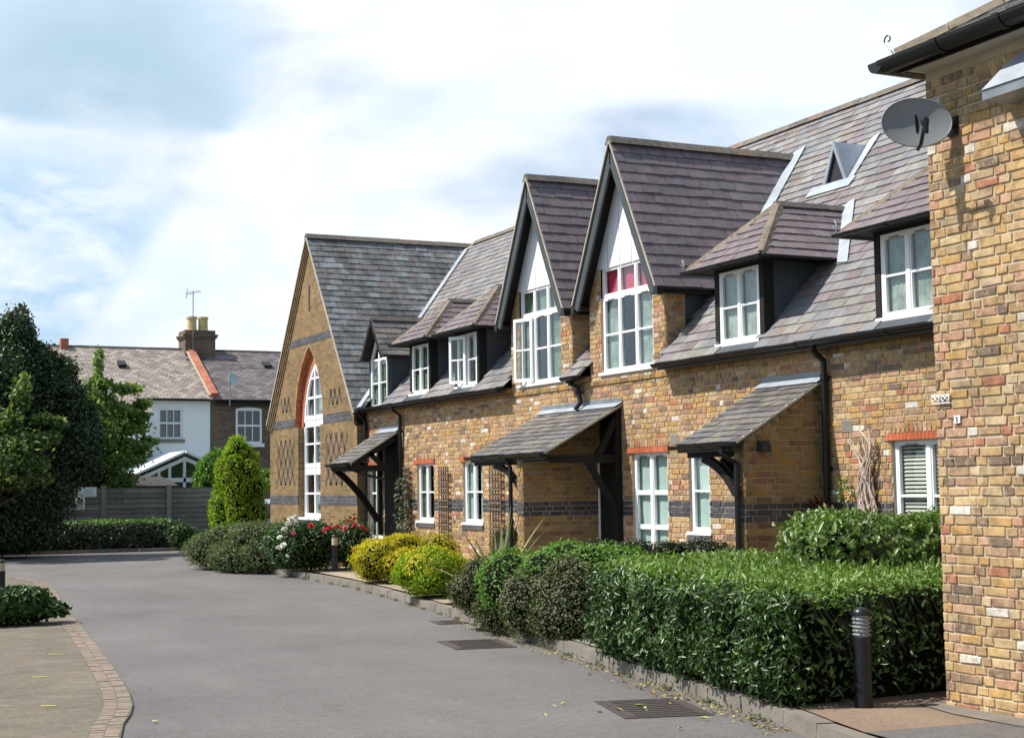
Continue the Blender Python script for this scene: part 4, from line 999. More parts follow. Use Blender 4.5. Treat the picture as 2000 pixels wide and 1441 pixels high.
# ---- small gabled dormer with pointed window
def small_gable(c):
    d = sub('pointed_dormer', rng_t); fx = 11.08; rz, ez, he = 5.34, 4.50, .66
    N_ = math.hypot(he, rz - ez); cu, su = he/N_, (rz - ez)/N_; xe = EX + (rz - EZ)/PITCH; xs = EX + (ez - EZ)/PITCH
    sm = MB(); bs = MB(); bg_ = MB()
    for s in (-1, 1):
        U_ = V((1, 0, 0)); W_ = V((0, -s*cu, su)); O_ = V((fx, c + s*he, ez)); N3 = V((0, s*su, cu)); poly = [(0, 0), (xs + .1 - fx, 0), (xe + .1 - fx, N_), (0, N_)]
        slates(sm, O_, U_, W_, N3, poly, .25, .16, (), 140 + s); bs.poly([O_ + U_*u + W_*v_ - N3*.004 for u, v_ in poly])
        bg_.slab([O_ - N3*.01, O_ + W_*N_ - N3*.01, O_ + W_*N_ - V((0, 0, .13/cu*.7)) , O_ - N3*.10], (1, 0, 0), .03)
    sm.build('slates', 'slate_porch', d, uv=False); bs.build('roof', 'slate_base', d); bg_.build('bargeboard', 'timber_black', d)
    rt = MB(); ridge_tiles(rt, (fx, c, rz + .03), (xe + .1, c, rz + .03), .10, .08); rt.build('ridge_tiles', 'ridge_tile', d, uv=False)
    window(d, FX - .03, c - .5, c + .5, 3.44, 4.48, 2, 2, backing='blind_reflect_green', curtain_gap=.5)
    t = MB(); X0 = FX - .03
    for s in (-1, 1):
        t.slab([(X0, c + s*.5, 4.48), (X0, c + s*.43, 4.48), (X0, c, 5.10), (X0, c, 5.20)], (1, 0, 0), .05)
    t.box(X0 - .004, X0 + .05, c - .03, c + .03, 4.48, 5.12); t.build('pointed_light', 'white_paint', d)
    MB().poly([(X0 + .03, c - .45, 4.48), (X0 + .03, c + .45, 4.48), (X0 + .03, c, 5.12)]).build('pane', 'glass', d)
    for s in (-1, 1):
        ck = MB(); y = c + s*.54; ck.poly([(FX - .02, y, zroof(FX - .02) - .02), (xs + .02, y, ez + .04), (FX - .02, y, ez + .04)])
        ck.box(FX - .04, FX + .06, y - .035, y + .035, 3.40, 4.52)
        ck.build('cheek', 'cheek_lead', d)
    for s in (-1, 1): g = MB(); gutter(g, [(fx, c + s*(he + .03), ez), (xs - .1, c + s*(he + .03), ez)], .04); g.build('gutter', 'black_paint', d)
small_gable(D1c)
# ---- lead covered triangular vent on the slope
def tri_vent():
    d = sub('roof_vent', rng_t); x0 = 13.58; c = 17.48; zb = zroof(x0) ; h = .62; w = .27
    xe = x0 + h/PITCH
    m = MB()
    for s in (-1, 1): m.slab([(x0, c + s*w, zb), (x0, c, zb + h), (xe, c, zb + h)], (0, s*1, .25), .018)
    m.build('vent_cheek', 'lead', d)
    f = MB()
    for s in (-1, 1): f.slab([(x0 - .02, c + s*(w + .03), zb - .01), (x0 - .02, c + s*(w - .035), zb - .01), (x0 - .02, c, zb + h - .10), (x0 - .02, c, zb + h + .02)], (1, 0, 0), .03)
    f.build('vent_frame', 'lead', d)
    MB().poly([(x0 + .03, c - w, zb), (x0 + .03, c + w, zb), (x0 + .03, c, zb + h)]).build('vent_opening', 'ink', d)
    ap = MB(); nn = V(RN); P_ = lambda x, y: V((x, y, zroof(x))) + nn*.032
    ap.slab([P_(x0 - .13, c - w - .22), P_(x0 + .02, c - w - .22), P_(x0 + .02, c + w + .26), P_(x0 - .13, c + w + .26)], nn, .006)
    ap.slab([P_(x0 + .021, c - w - .03), P_(xe + .08, c - .02), P_(xe + .16, c - .16), P_(x0 + .021, c - w - .15)], nn, .006)
    ap.build('vent_flashing', 'lead', d)
tri_vent()
for y, v_ in ((17.05, 5.0), (18.2, 4.6), (20.9, 4.9)):
    p = V(RO) + V(RW)*v_; MB().slab([V((p.x, y, p.z)) + V(RN)*.045, V((p.x, y + .26, p.z)) + V(RN)*.045, V((p.x, y + .26, p.z)) + V(RW)*.16 + V(RN)*.02, V((p.x, y, p.z)) + V(RW)*.16 + V(RN)*.02], V(RN), .006).build('slate_vent', 'slate_base', rng_t)
# ---- valley lead between the range and the hall
lv = MB(); A = V((RX, hall_c, RZ)); B = V((EX, 31.05, EZ)); nn = V(RN); t = (A - B).normalized(); sd_ = V((0, -1, 0))
lv.slab([B + nn*.04, A + nn*.04 - t*.25, A + nn*.04 - t*.25 + sd_*.26, B + nn*.04 + sd_*.30], nn, .006); lv.build('valley_lead', 'lead', rng_t)

# ---- porch canopies
def canopy(y0, y1, xg, zg, ztop, k, wall_y=None, wall_x=10.0, kind=''):
    """lean-to slate canopy y0..y1 from the wall top down to the gutter at xg"""
    d = sub('porch_canopy', rng_t); dx, dz = FX - xg, ztop - zg; Nl = math.hypot(dx, dz); cu, su = dx/Nl, dz/Nl
    O_ = V((xg, y0, zg)); U_ = V((0, 1, 0)); W_ = V((cu, 0, su)); N3 = V((-su, 0, cu)); w = y1 - y0
    sm = MB(); slates(sm, O_, U_, W_, N3, [(0, 0), (w, 0), (w, Nl - .02), (0, Nl - .02)], .25, .145, (), 200 + k, jit=.010); sm.build('slates', 'slate_porch', d, uv=False)
    MB().slab([O_ - N3*.002, O_ + U_*w - N3*.002, O_ + U_*w + W_*Nl - N3*.002, O_ + W_*Nl - N3*.002], -N3, .03).build('roof', 'slate_base', d)
    for e in (y0 - .012, y1 - .028): uc = MB(); uc.slab([V((xg - .01, e, zg)) - N3*.022, V((xg - .01, e, zg)) + W_*Nl - N3*.022, V((xg - .01, e, zg)) + W_*Nl + N3*.006, V((xg - .01, e, zg)) + N3*.006], (0, 1, 0), .04); uc.build('undercloak', 'undercloak', d)
    fl = MB(); A_ = O_ + W_*(Nl - .15) + N3*.032
    fl.slab([A_ - U_*.01, A_ + U_*(w + .01), A_ + U_*(w + .01) + W_*.15, A_ + W_*.15 - U_*.01], N3, .005); fl.build('lead_flashing', 'lead', d)
    MB().box(FX - .02, FX - .012, y0 - .01, y1 + .01, ztop - .02, ztop + .10).build('wall_flashing', 'lead_dark', d)
    g = MB(); gutter(g, [(xg - .055, y0 - .02, zg - .012), (xg - .055, y1 + .06, zg - .012)], .052, joint=.7)
    g.box(xg + .001, xg + .02, y0, y1, zg - .10, zg - .015); g.build('gutter', 'black_paint', d)
    return d
def side_wall(parent, y, x0, zf, zt, far=.215, band=True, faces=(1,)):
    """brick porch side wall in plane y seen from the camera side, from x0 to the facade, sloping top"""
    m = MB(); w = FX - x0
    m.hexa([(x0, y, 0), (FX - .002, y, 0), (FX - .002, y + far, 0), (x0, y + far, 0), (x0, y, zf), (FX - .002, y, zt), (FX - .002, y + far, zt), (x0, y + far, zf)])
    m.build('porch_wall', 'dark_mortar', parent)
    b = MB()
    def iv(z): 
        if z <= zf: return (0, w - .012)
        t = (z - zf)/(zt - zf)*w; return (t, w - .012) if t < w - .05 else None
    bricks(b, (x0, y, .0), (1, 0, 0), (0, 0, 1), (0, -1, 0), w, zt, interval=iv, bands=[(1.275, 1.515)], seed=int(y*3), prot=.007)
    bricks(b, (x0, y, .0), (0, 1, 0), (0, 0, 1), (-1, 0, 0), far, zf, bands=[(1.275, 1.515)], seed=int(y*3) + 1)
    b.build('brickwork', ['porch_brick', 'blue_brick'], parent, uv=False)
def brace(mb, a, b, bow, w=.07, h=.09, n=8, upv=(0, 0, 1)):
    a, b = V(a), V(b); m = (a + b)/2 + V(bow); pts = [a*(1 - t)**2 + m*2*t*(1 - t) + b*t*t for t in [i/n for i in range(n + 1)]]
    for p, q in zip(pts, pts[1:]): mb.bar(p, q + (q - p)*.03, w, h, upv)
# near canopy with full brick side wall
cn = canopy(14.84, 16.16, 9.99, 2.22, 2.99, 1)
side_wall(cn, 14.90, 10.13, 2.24, 2.94)
tb = MB(); tb.box(10.11, 10.21, 15.116, 16.12, 2.06, 2.18); brace(tb, (10.16, 15.12, 1.62), (10.16, 15.80, 2.05), (0, -.12, .10), .08, .10)
tb.bar((10.21, 16.06, 2.12), (FX, 16.06, 2.12), .08, .1); brace(tb, (FX - .05, 16.06, 1.3), (10.6, 16.06, 2.06), (-.1, 0, .15), .07, .09)
tb.build('timber_frame', 'timber_black', cn)
pp = MB(); pp.tube([(9.93, 15.06, 2.15), (9.93, 15.06, 2.10), (9.99, 15.02, 2.03), (10.07, 14.97, 1.97), (10.07, 14.97, .1)], .036, 10)
for z in (1.62, .9): pp.tube([(10.07, 14.97, z - .04), (10.07, 14.97, z + .04)], .047, 10)
pp.build('downpipe', 'black_paint', cn)
sl_ = MB(); sl_.box(10.30, 10.44, 14.82, 14.88, 2.11, 2.24); sl_.box(10.31, 10.43, 14.78, 14.83, 2.10, 2.19); sl_.build('security_light', 'ink', cn)
# middle double canopy
cm = canopy(19.80, 22.48, 9.97, 2.22, 2.95, 2)
side_wall(cm, 20.60, 10.0, 2.22, 2.90, far=.2)
tb = MB(); tb.box(10.0, 10.10, 20.805, 22.4, 2.07, 2.19); tb.box(10.0, 10.10, 19.86, 20.59, 2.10, 2.19)
brace(tb, (10.05, 20.83, 1.72), (10.05, 21.7, 2.06), (0, -.12, .12), .07, .09)
tb.bar((10.1, 19.90, 2.13), (FX, 19.90, 2.13), .08, .12); tb.bar((FX - .06, 19.90, .9), (FX - .06, 19.90, 2.9), .10, .08, (1, 0, 0))
brace(tb, (FX - .08, 19.90, 1.35), (10.75, 19.90, 2.08), (-.05, 0, .05), .07, .09); brace(tb, (FX - .08, 19.90, 2.75), (10.9, 19.90, 2.18), (-.0, 0, -.05), .07, .09)
tb.bar((10.1, 22.38, 2.13), (FX, 22.38, 2.13), .08, .1)
tb.build('timber_frame', 'timber_black', cm)
MB().box(FX - .03, FX - .013, 19.84, 20.50, .1, 2.88).build('canopy_shade', 'timber_black', cm)  # near-black sheet over wall and door, standing in for canopy shade
MB().box(FX - .036, FX - .012, 20.505, 20.56, .1, 2.12).build('door_post', 'white_paint', cm)
pp = MB(); pp.tube([(9.91, 21.02, 2.15), (9.95, 21.0, 2.08), (9.97, 20.98, 2.02), (9.97, 20.98, .1)], .034, 10)
for z in (1.2,): pp.tube([(9.97, 20.98, z - .04), (9.97, 20.98, z + .04)], .044, 10)
pp.build('downpipe', 'black_paint', cm)
# far bracketed canopy
cf_ = canopy(28.95, 30.2, 10.18, 2.24, 2.93, 3)
tb = MB()
for y in (29.02, 30.10):
    tb.bar((10.2, y, 2.14), (FX, y, 2.14), .09, .11); tb.bar((FX - .055, y, .75), (FX - .055, y, 2.85), .11, .09, (1, 0, 0))
    (brace(tb, (FX - .1, y, 1.05), (10.28, y, 2.10), (-.06, 0, .26), .09, .12) if y > 29.5 else None); tb.bar((10.95, y, 2.14), (10.62, y, 2.44), .08, .09)
    tb.bar((10.26, y, 2.2), (FX - .03, y, 2.80), .08, .09)
tb.box(10.2, 10.29, 28.97, 30.18, 2.09, 2.20)
tb.build('timber_frame', 'timber_black', cf_)
MB().box(FX - .03, FX - .013, 28.97, 29.88, .1, 2.86).build('canopy_shade', 'timber_black', cf_)  # near-black sheet added for the deep shade under this canopy
MB().tube([(10.12, 29.06, 2.16), (10.5, 28.98, 2.0), (11.15, 28.93, 1.86), (px_, 28.9, 1.8)], .026, 8).build('waste_pipe', 'black_paint', cf_)
# air bricks
for y, z in ((18.34, 2.37), (14.45, 2.40)):
    a = MB()
    for i in range(6): a.box(FX - .016, FX - .011, y - .10, y + .10, z - .07 + i*.024, z - .058 + i*.024)
    a.box(FX - .0105, FX - .004, y - .108, y + .108, z - .075, z + .075); a.build('air_brick', 'slat_grey', rng_t)

# ================================================================== THE GABLED HALL
hall = thing('gabled_hall', 'tall brick school hall gable with pointed arch window and diaper brickwork', 'building', (11.1, 34.4, 0))
HX = 11.08; hy0, hy1 = 31.05, 37.63; hz = 3.42; hs_ = (RZ - hz)/(hall_c - hy0)
def top(y): return hz + hs_*(hall_c - hy0 - abs(y - hall_c)) - .06
ac, ahw, asp, aap = 34.42, 1.07, 3.22, 5.10      # arch opening
def arch(y, hw_, sp, ap):
    d = abs(y - ac)/hw_
    if d >= 1: return sp
    Rr = ((ap - sp)**2 + hw_**2)/(2*hw_); x = abs(y - ac) + (Rr - hw_); return sp + math.sqrt(max(Rr*Rr - x*x, 0))
wy = (ac - .85, ac + .85, 1.06)
w_ = MB(); ysl = sorted(set([hy0, hy1, hall_c, wy[0], wy[1], ac] + [ac - ahw + 2*ahw*i/28 for i in range(29)] + [33.0, 32.0, 36.5]))
for a, b in zip(ysl, ysl[1:]):
    m = (a + b)/2; inarch = abs(m - ac) < ahw; inwin = wy[0] < m < wy[1]
    if inarch:
        if inwin: w_.poly([(HX, a, 0), (HX, b, 0), (HX, b, wy[2]), (HX, a, wy[2])])
        else: w_.poly([(HX, a, 0), (HX, b, 0), (HX, b, asp), (HX, a, asp)])
        w_.poly([(HX, a, arch(a, ahw, asp, aap)), (HX, b, arch(b, ahw, asp, aap)), (HX, b, top(b)), (HX, a, top(a))])
    else: w_.poly([(HX, a, 0), (HX, b, 0), (HX, b, top(b)), (HX, a, top(a))])
w_.poly([(HX, hy0, 0), (19, hy0, 0), (19, hy0, hz), (HX, hy0, hz)]); w_.poly([(HX, hy1, 0), (19, hy1, 0), (19, hy1, hz), (HX, hy1, hz)])
w_.poly([(19, hy0, 0), (19, hy1, 0), (19, hy1, hz), (19, hall_c, RZ), (19, hy0, hz)])
for y in wy[:2]: w_.poly([(HX, y, wy[2]), (HX + .2, y, wy[2]), (HX + .2, y, asp), (HX, y, asp)])
w_.build('wall', 'hall_brick', hall)
ra = MB(); n = 40; ih, iap = .85, 4.72   # recessed red arch ring and its soffit
pts_o = [(ac - ahw + 2*ahw*i/n) for i in range(n + 1)]
for a, b in zip(pts_o, pts_o[1:]):
    ra.poly([(HX, a, arch(a, ahw, asp, aap)), (HX, b, arch(b, ahw, asp, aap)), (HX + .14, b, arch(b, ahw, asp, aap)), (HX + .14, a, arch(a, ahw, asp, aap))])
    oa, ob = arch(a, ahw, asp, aap), arch(b, ahw, asp, aap); ia = arch(a, ih, asp, iap) if abs(a - ac) < ih else asp; ib = arch(b, ih, asp, iap) if abs(b - ac) < ih else asp
    ra.poly([(HX + .14, a, ia), (HX + .14, b, ib), (HX + .14, b, ob), (HX + .14, a, oa)])
    if abs((a + b)/2 - ac) < ih: ra.poly([(HX + .14, a, ia), (HX + .14, b, ib), (HX + .24, b, ib), (HX + .24, a, ia)])
for s in (-1, 1):
    ra.poly([(HX + .002, ac + s*ahw, asp), (HX + .14, ac + s*ahw, asp), (HX + .14, ac + s*.85, asp), (HX + .002, ac + s*.85, asp)])
    ra.poly([(HX + .14, ac + s*.851, asp), (HX + .14, ac + s*.851, asp - .01), (HX + .2, ac + s*.851, asp - .01), (HX + .2, ac + s*.851, asp)])
ra.build('arch_ring', 'red_arch', hall)
for z0, z1 in ((1.36, 1.58), (3.23, 3.43), (5.17, 5.35)):
    hb = MB()
    xs_ = sorted([hy0, hy1, hall_c] + [ac - ahw, ac + ahw] + [wy[0], wy[1]])
    for a, b in zip(xs_, xs_[1:]):
        if z1 < 2 and wy[0] - .001 < a and b < wy[1] + .001: continue
        if 2 < z1 < 4 and ac - ahw - .001 < a and b < ac + ahw + .001: continue
        lim = (RZ - .2 - z1)/hs_; a_, b_ = max(a, hall_c - lim), min(b, hall_c + lim)
        if b_ > a_: hb = MB(); hb.box(HX - .006, HX + .01, a_, b_, z0, z1); hb.build('string_course', 'band_blue', hall)
hoodm = MB()
for i in range(n):
    a, b = pts_o[i], pts_o[i + 1]; k = (ahw + .09)/ahw
    f = lambda y: (ac + (y - ac)*k, arch(y, ahw, asp, aap) + .10*(1 - .0*abs(y - ac)))
    hoodm.poly([(HX - .004, a, arch(a, ahw, asp, aap)), (HX - .004, b, arch(b, ahw, asp, aap)), (HX - .004, *f(b)), (HX - .004, *f(a))])
hoodm.build('arch_edge', 'porch_brick', hall)
dp = MB()   # diaper pattern of dark headers
def diaper(y0, y1, z0, z1, per, rows):
    dp = MB(); k = 0; nz_ = int((z1 - z0)/.075); half = per/2
    for j in range(nz_):
        z = z0 + j*.075; ph = (j*.075*1.0/.52) % 1.0; t = abs(ph*2 - 1)
        c = y0
        while c < y1 - .01:
            for s in (-1, 1):
                y = c + half + s*t*half*.98
                if y0 - .01 <= y <= y1 + .01: dp.box(HX - .005, HX + .004, y - .046, y + .046, z + .003, z + .072)
            c += per
    dp.build('diaper_headers', 'diaper_brick', hall, uv=False)
m_plain('diaper_brick', (.10, .08, .065), .8, nz=(20, .3))
diaper(35.55, 37.05, 1.82, 2.98, .375, 0); diaper(31.68, 33.18, 1.80, 3.02, .375, 0)
diaper(32.05, 32.95, 3.62, 4.05, .30, 0); diaper(35.9, 36.65, 3.62, 4.05, .30, 0)
MB().box(HX - .003, HX + .01, 34.30, 34.42, 5.95, 6.58).build('gable_slit', 'ink', hall)
# hall window
hw_ = sub('arched_window', hall); f = MB(); g = MB(); X0 = HX + .15; X1 = X0 + .06
f.box(X0, X1, wy[0], wy[0] + .09, 1.06, asp + .1); f.box(X0, X1, wy[1] - .09, wy[1], 1.06, asp + .1)
f.box(X0 - .006, X1, ac - .045, ac + .045, 1.06, 4.66)
for z, t in ((1.10, .10), (1.62, .045), (2.12, .11), (2.28, .10), (2.80, .045), (3.26, .11), (3.42, .10), (3.90, .06), (4.36, .05)):
    hwz = .85 if z <= asp else max(.02, next((abs(y - ac) for y in [ac + ih*q/60 for q in range(60, -1, -1)] if arch(y, ih, asp, iap) >= z), .02))
    f.box(X0 + .004, X1 - .002, ac - hwz, ac + hwz, z - t/2, z + t/2)
for z0, z1 in ((2.06, 2.34), (3.2, 3.48)): f.box(X0 + .012, X1 - .006, wy[0] + .05, wy[1] - .05, z0, z1)
for s in (-1, 1):
    for a, b in ((1.08, 2.1), (2.3, 3.24), (3.44, 4.2)): f.box(X0 + .006, X1 - .004, ac + s*.71 - .02 if b < 3.5 else ac + s*.60 - .02, (ac + s*.71 + .02) if b < 3.5 else ac + s*.60 + .02, a, min(b, 3.9 if b > 3.5 else b))
pa = [ac - ih + 2*ih*i/36 for i in range(37)]
for a, b in zip(pa, pa[1:]):
    q = lambda y: (ac + (y - ac)*.87, asp + (arch(y, ih, asp, iap) - asp)*.93)
    oa, ob = (a, arch(a, ih, asp, iap)), (b, arch(b, ih, asp, iap))
    f.faces([(X0, *oa), (X0, *ob), (X0, *q(b)), (X0, *q(a)), (X1, *oa), (X1, *ob), (X1, *q(b)), (X1, *q(a))], [(0, 1, 2, 3), (4, 5, 6, 7), (3, 2, 6, 7)])
f.build('frame', 'white_paint', hw_)
g.poly([(X0 + .035, wy[0], 1.06), (X0 + .035, wy[1], 1.06), (X0 + .035, wy[1], asp), (X0 + .035, wy[0], asp)])
g.poly([(X0 + .035, y, arch(y, ih, asp, iap)) for y in pa]); g.build('pane', 'glass', hw_)
MB().box(HX - .05, X0 + .05, wy[0] - .05, wy[1] + .05, 1.0, 1.058).build('sill', 'white_paint', hw_)
cu_ = MB(); 
for z0, z1 in ((1.1, 2.1), (3.4, 4.5)): cu_.poly([(X0 + .25, wy[0], z0), (X0 + .25, wy[1], z0), (X0 + .25, wy[1], z1), (X0 + .25, wy[0], z1)])
cu_.build('curtain', 'blind_reflect_grey', hw_)
MB().box(HX - .03, HX + .01, wy[0] - .03, wy[1] + .03, .86, .99).build('brick_sill', 'band_blue', hall)
MB().poly([(HX + 2.2, hy0 + .05, 0), (HX + 2.2, hy1 - .05, 0), (HX + 2.2, hy1 - .05, 3.3), (HX + 2.2, hall_c, 7), (HX + 2.2, hy0 + .05, 3.3)]).build('inner_wall', 'interior', hall)
# hall roof
NL = math.hypot(hall_c - hy0, RZ - hz); cu, su = (hall_c - hy0)/NL, (RZ - hz)/NL; vx = HX - .09
rf = MB(); sm = MB()
for s in (-1, 1):
    O_ = V((vx, hall_c + s*(hall_c - hy0), hz)); U_ = V((1, 0, 0)); W_ = V((0, -s*cu, su)); N3 = V((0, s*su, cu))
    poly = [(0, -.06), (19.2 - vx, -.06), (19.2 - vx, NL), (0, NL)]
    rf.slab([O_ + U_*u + W_*v_ - N3*.004 for u, v_ in poly], -N3, .05)
    slates(sm, O_, U_, W_, N3, [(0, -.06), ((.25 if s < 0 else 4.5), -.06), (RX + .2 - vx, NL), (0, NL)] if s < 0 else poly, .29, .185, (), 300 + s)
ro = rf.build('roof', 'slate_base', hall); sm.build('slates', 'slate_hall', ro, uv=False)
rt = MB(); ridge_tiles(rt, (vx - .01, hall_c, RZ + .02), (RX + .1, hall_c, RZ + .02), .14, .10, .45); rt.build('ridge_tiles', 'ridge_tile', ro, uv=False)
vg = MB()   # corbelled verge: three stepped brick strips and a pale mortar line
for s in (-1, 1):
    O_ = V((0, hall_c + s*(hall_c - hy0), hz)); W_ = V((0, -s*cu, su)); N3 = V((0, s*su, cu))
    for j, (x, d_) in enumerate(((vx + .015, .08), (vx + .04, .16), (vx + .065, .24))):
        P0 = V((x, O_.y, O_.z)); a0 = P0 - W_*.12 - N3*.055; b0 = P0 + W_*NL - N3*.055
        vg.slab([a0, b0, b0 - V((0, 0, d_/cu*.62)), a0 - N3*d_], (1, 0, 0), HX + .002 - x - .001*j)
vg.build('verge', 'hall_brick', ro)
vm_ = MB()
for s in (-1, 1):
    O_ = V((vx - .012, hall_c + s*(hall_c - hy0), hz)); W_ = V((0, -s*cu, su)); N3 = V((0, s*su, cu))
    vm_.slab([O_ - N3*.05 - W_*.06, O_ + W_*NL - N3*.05, O_ + W_*NL + N3*.004, O_ + N3*.004 - W_*.06], (1, 0, 0), .03)
vm_.build('undercloak', 'undercloak', ro)
gh_ = MB(); gutter(gh_, [(vx + .1, hy0 - .09, hz - .06), (FX + .3, hy0 - .09, hz - .06)], .06); gh_.box(HX - .02, HX + .2, hy0 - .02, hy0 + .1, hz - .32, hz - .06); gh_.build('gutter', 'black_paint', hall)

# ================================================================== NEAR BLOCK
WX = 7.60; WY = 8.67; wt = thing('brick_block', 'nearest yellow and red stock brick building at the right edge', 'building', (WX, 5, 0))
wz = 4.78; wyl = 2.0
w_ = MB(); w_.box(WX, 14.5, wyl, WY, -.01, wz); w_.build('wall', 'mortar', wt)
b_ = MB(); bricks(b_, (WX, WY, .02), (0, -1, 0), (0, 0, 1), (-1, 0, 0), 3.6, 4.76, seed=42, prot=.010, jit=.0055, course=.070)
bricks(b_, (WX, WY, .02), (1, 0, 0), (0, 0, 1), (0, 1, 0), 3.4, 4.76, seed=43, prot=.010, jit=.005, course=.070)
b_.build('brickwork', ['near_brick', 'blue_brick'], wt, uv=False)
ex, ey = WX - .20, WY + .05
so = MB(); so.poly([(ex + .02, wyl, wz + .001), (14.5, wyl, wz + .001), (14.5, ey - .02, wz + .001), (ex + .02, ey - .02, wz + .001)]); so.build('soffit', 'soffit', wt)
fa = MB(); fa.box(ex, ex + .02, wyl, ey, wz - .01, wz + .09); fa.box(ex + .02, 14.5, ey - .02, ey, wz - .01, wz + .09); fa.build('fascia', 'black_paint', wt)
g = MB(); gutter(g, [(ex - .087, wyl, wz + .08), (ex - .087, ey + .06, wz + .08)], .085, joint=.62); gutter(g, [(ex - .16, ey + .087, wz + .08), (14.5, ey + .087, wz + .08)], .085); g.build('gutter', 'black_paint', wt)
q = .56; rb = MB(); sm = MB(); zz0 = wz + .10; hr = 3.0
rb.poly([(ex - .02, wyl, zz0), (ex - .02, ey, zz0), (ex + hr, ey - hr, zz0 + hr*q), (ex + hr, wyl, zz0 + hr*q)]); rb.poly([(ex - .02, ey, zz0), (14.5, ey, zz0), (14.5, ey - hr, zz0 + hr*q), (ex + hr, ey - hr, zz0 + hr*q)])
ro = rb.build('roof', 'slate_base', wt)
Nl = math.hypot(hr, hr*q); slates(sm, (ex - .03, wyl, zz0), (0, 1, 0), (hr/Nl, 0, hr*q/Nl), (-hr*q/Nl, 0, hr/Nl), [(0, 0), (ey - wyl, 0), (ey - wyl - hr, Nl), (0, Nl)], .26, .16, (), 401)
sm.build('slates', 'slate_grey', ro, uv=False)
ht = MB(); ridge_tiles(ht, (ex - .03, ey + .02, zz0 + .05), (ex + hr, ey - hr, zz0 + hr*q + .05), .11, .06, .4); ht.build('hip_tiles', 'hip_tile', ro, uv=False)
P_ = []
for i in range(20):
    t_ = i/19*5.2; r_ = .045 - .0062*t_; P_.append((ex - .03, ey + .085 + r_*math.cos(t_ - .4), zz0 + .165 + r_*math.sin(t_ - .4)))
MB().tube([(ex - .03, ey + .02, zz0 + .02), (ex - .03, ey + .05, zz0 + .07)] + P_[::1], .006, 6).build('hip_iron', 'lamp_metal', ro)
# lead topped hood over the window just outside the frame
hd = MB(); hd.faces([(WX - .02, 7.86, 4.40), (WX - .02, 6.6, 4.40), (WX - .30, 6.6, 4.40), (WX - .30, 7.78, 4.40), (WX - .02, 7.70, 4.68), (WX - .02, 6.6, 4.68), (WX - .12, 6.6, 4.60), (WX - .12, 7.70, 4.60)],
   [(0, 1, 2, 3), (4, 5, 6, 7), (0, 3, 7, 4), (3, 2, 6, 7), (1, 2, 6, 5)]); hd.build('window_hood', 'lead', wt)
MB().box(WX - .29, WX - .02, 6.6, 7.78, 4.33, 4.398).build('hood_fascia', 'lead_dark', wt)
# number tile and wrought bracket
nb = thing('number_tile', 'small square white tile with a dark numeral on the near brick wall', 'house number', (WX, 8.44, 2.2)); MB().box(WX - .022, WX - .012, 8.41, 8.47, 2.155, 2.21).build('tile', 'sign_white', nb)
nm = MB()
for (y0, z0, y1, z1) in ((8.452, 2.196, 8.434, 2.196), (8.434, 2.196, 8.444, 2.184), (8.444, 2.184, 8.432, 2.176), (8.432, 2.176, 8.436, 2.168), (8.436, 2.168, 8.452, 2.168)): nm.bar((WX - .024, y0, z0), (WX - .024, y1, z1), .003, .006, (0, .3, 1))
nm.build('numeral', 'ink', nb)
br = thing('iron_scroll', 'white wrought iron scroll plate fixed to the corner of the near brick wall', 'wall plate', (WX, 8.58, 2.33)); m = MB()
for j in range(4):
    P_ = []; c0 = 8.70 - .052*j - .02
    for i in range(14): t_ = i/13*5.4; r_ = .022 - .0026*t_; P_.append((WX - .026, c0 + (1 if j % 2 else -1)*r_*math.cos(t_), 2.335 + r_*math.sin(t_)*1.25))
    m.tube(P_, .005, 6)
m.tube([(WX - .024, 8.70, 2.364), (WX - .024, 8.50, 2.364)], .005, 6); m.tube([(WX - .024, 8.70, 2.306), (WX - .024, 8.50, 2.306)], .005, 6); m.build('scrollwork', 'sign_white', br)
# ================================================================== SATELLITE DISH
sdh = thing('satellite_dish', 'large grey satellite dish bracketed to the corner of the near brick block', 'satellite dish', (WX, 8.4, 4.4))
def dish(parent, c, aim, rx, ry, depth, mat, upv=(0, 0, 1)):
    c = V(c); n = V(aim).normalized(); r_ = n.cross(V(upv)).normalized(); u = r_.cross(n); m = MB(); nr, na = 7, 36; i0 = 0; pts = []
    for side in (0, 1):
        for i in range(nr + 1):
            q = i/nr
            for j in range(na): t = 2*math.pi*j/na; pts.append(c + r_*rx*q*math.cos(t) + u*ry*q*math.sin(t) - n*(depth*(1 - q*q)) - n*(.006*side))
    fs = []
    for side in (0, 1):
        o = side*(nr + 1)*na
        for i in range(nr):
            for j in range(na): a = o + i*na + j; b = o + i*na + (j + 1) % na; fs.append((a, b, b + na, a + na))
    m.faces(pts, fs); m.tube([c + r_*rx*math.cos(2*math.pi*j/36) + u*ry*math.sin(2*math.pi*j/36) for j in range(37)], .006, 5, cap=False)
    m.build('reflector', mat, parent, smooth=True); return c, n, r_, u
dc, dn, dr, du = dish(sdh, (7.31, 8.45, 4.33), (-.46, -.86, .16), .252, .187, .035, 'dish_grey')
m = MB(); lo = dc - du*.20 - dn*.02
m.tube([lo - du*.0, lo + dn*.10 - du*.0, dc + dn*.26 - du*.10], .014, 8); m.build('feed_arm', 'black_paint', sdh)
m = MB(); p = dc + dn*.26 - du*.10; m.tube([p + dn*.03, p - dn*.02, p - dn*.05], [.02, .032, .022], 12); m.tube([p - du*.01 + dn*.02, p - du*.09 - dn*.01], .018, 8); m.build('receiver', 'lamp_metal', sdh)
m = MB(); bk = dc - dn*.05
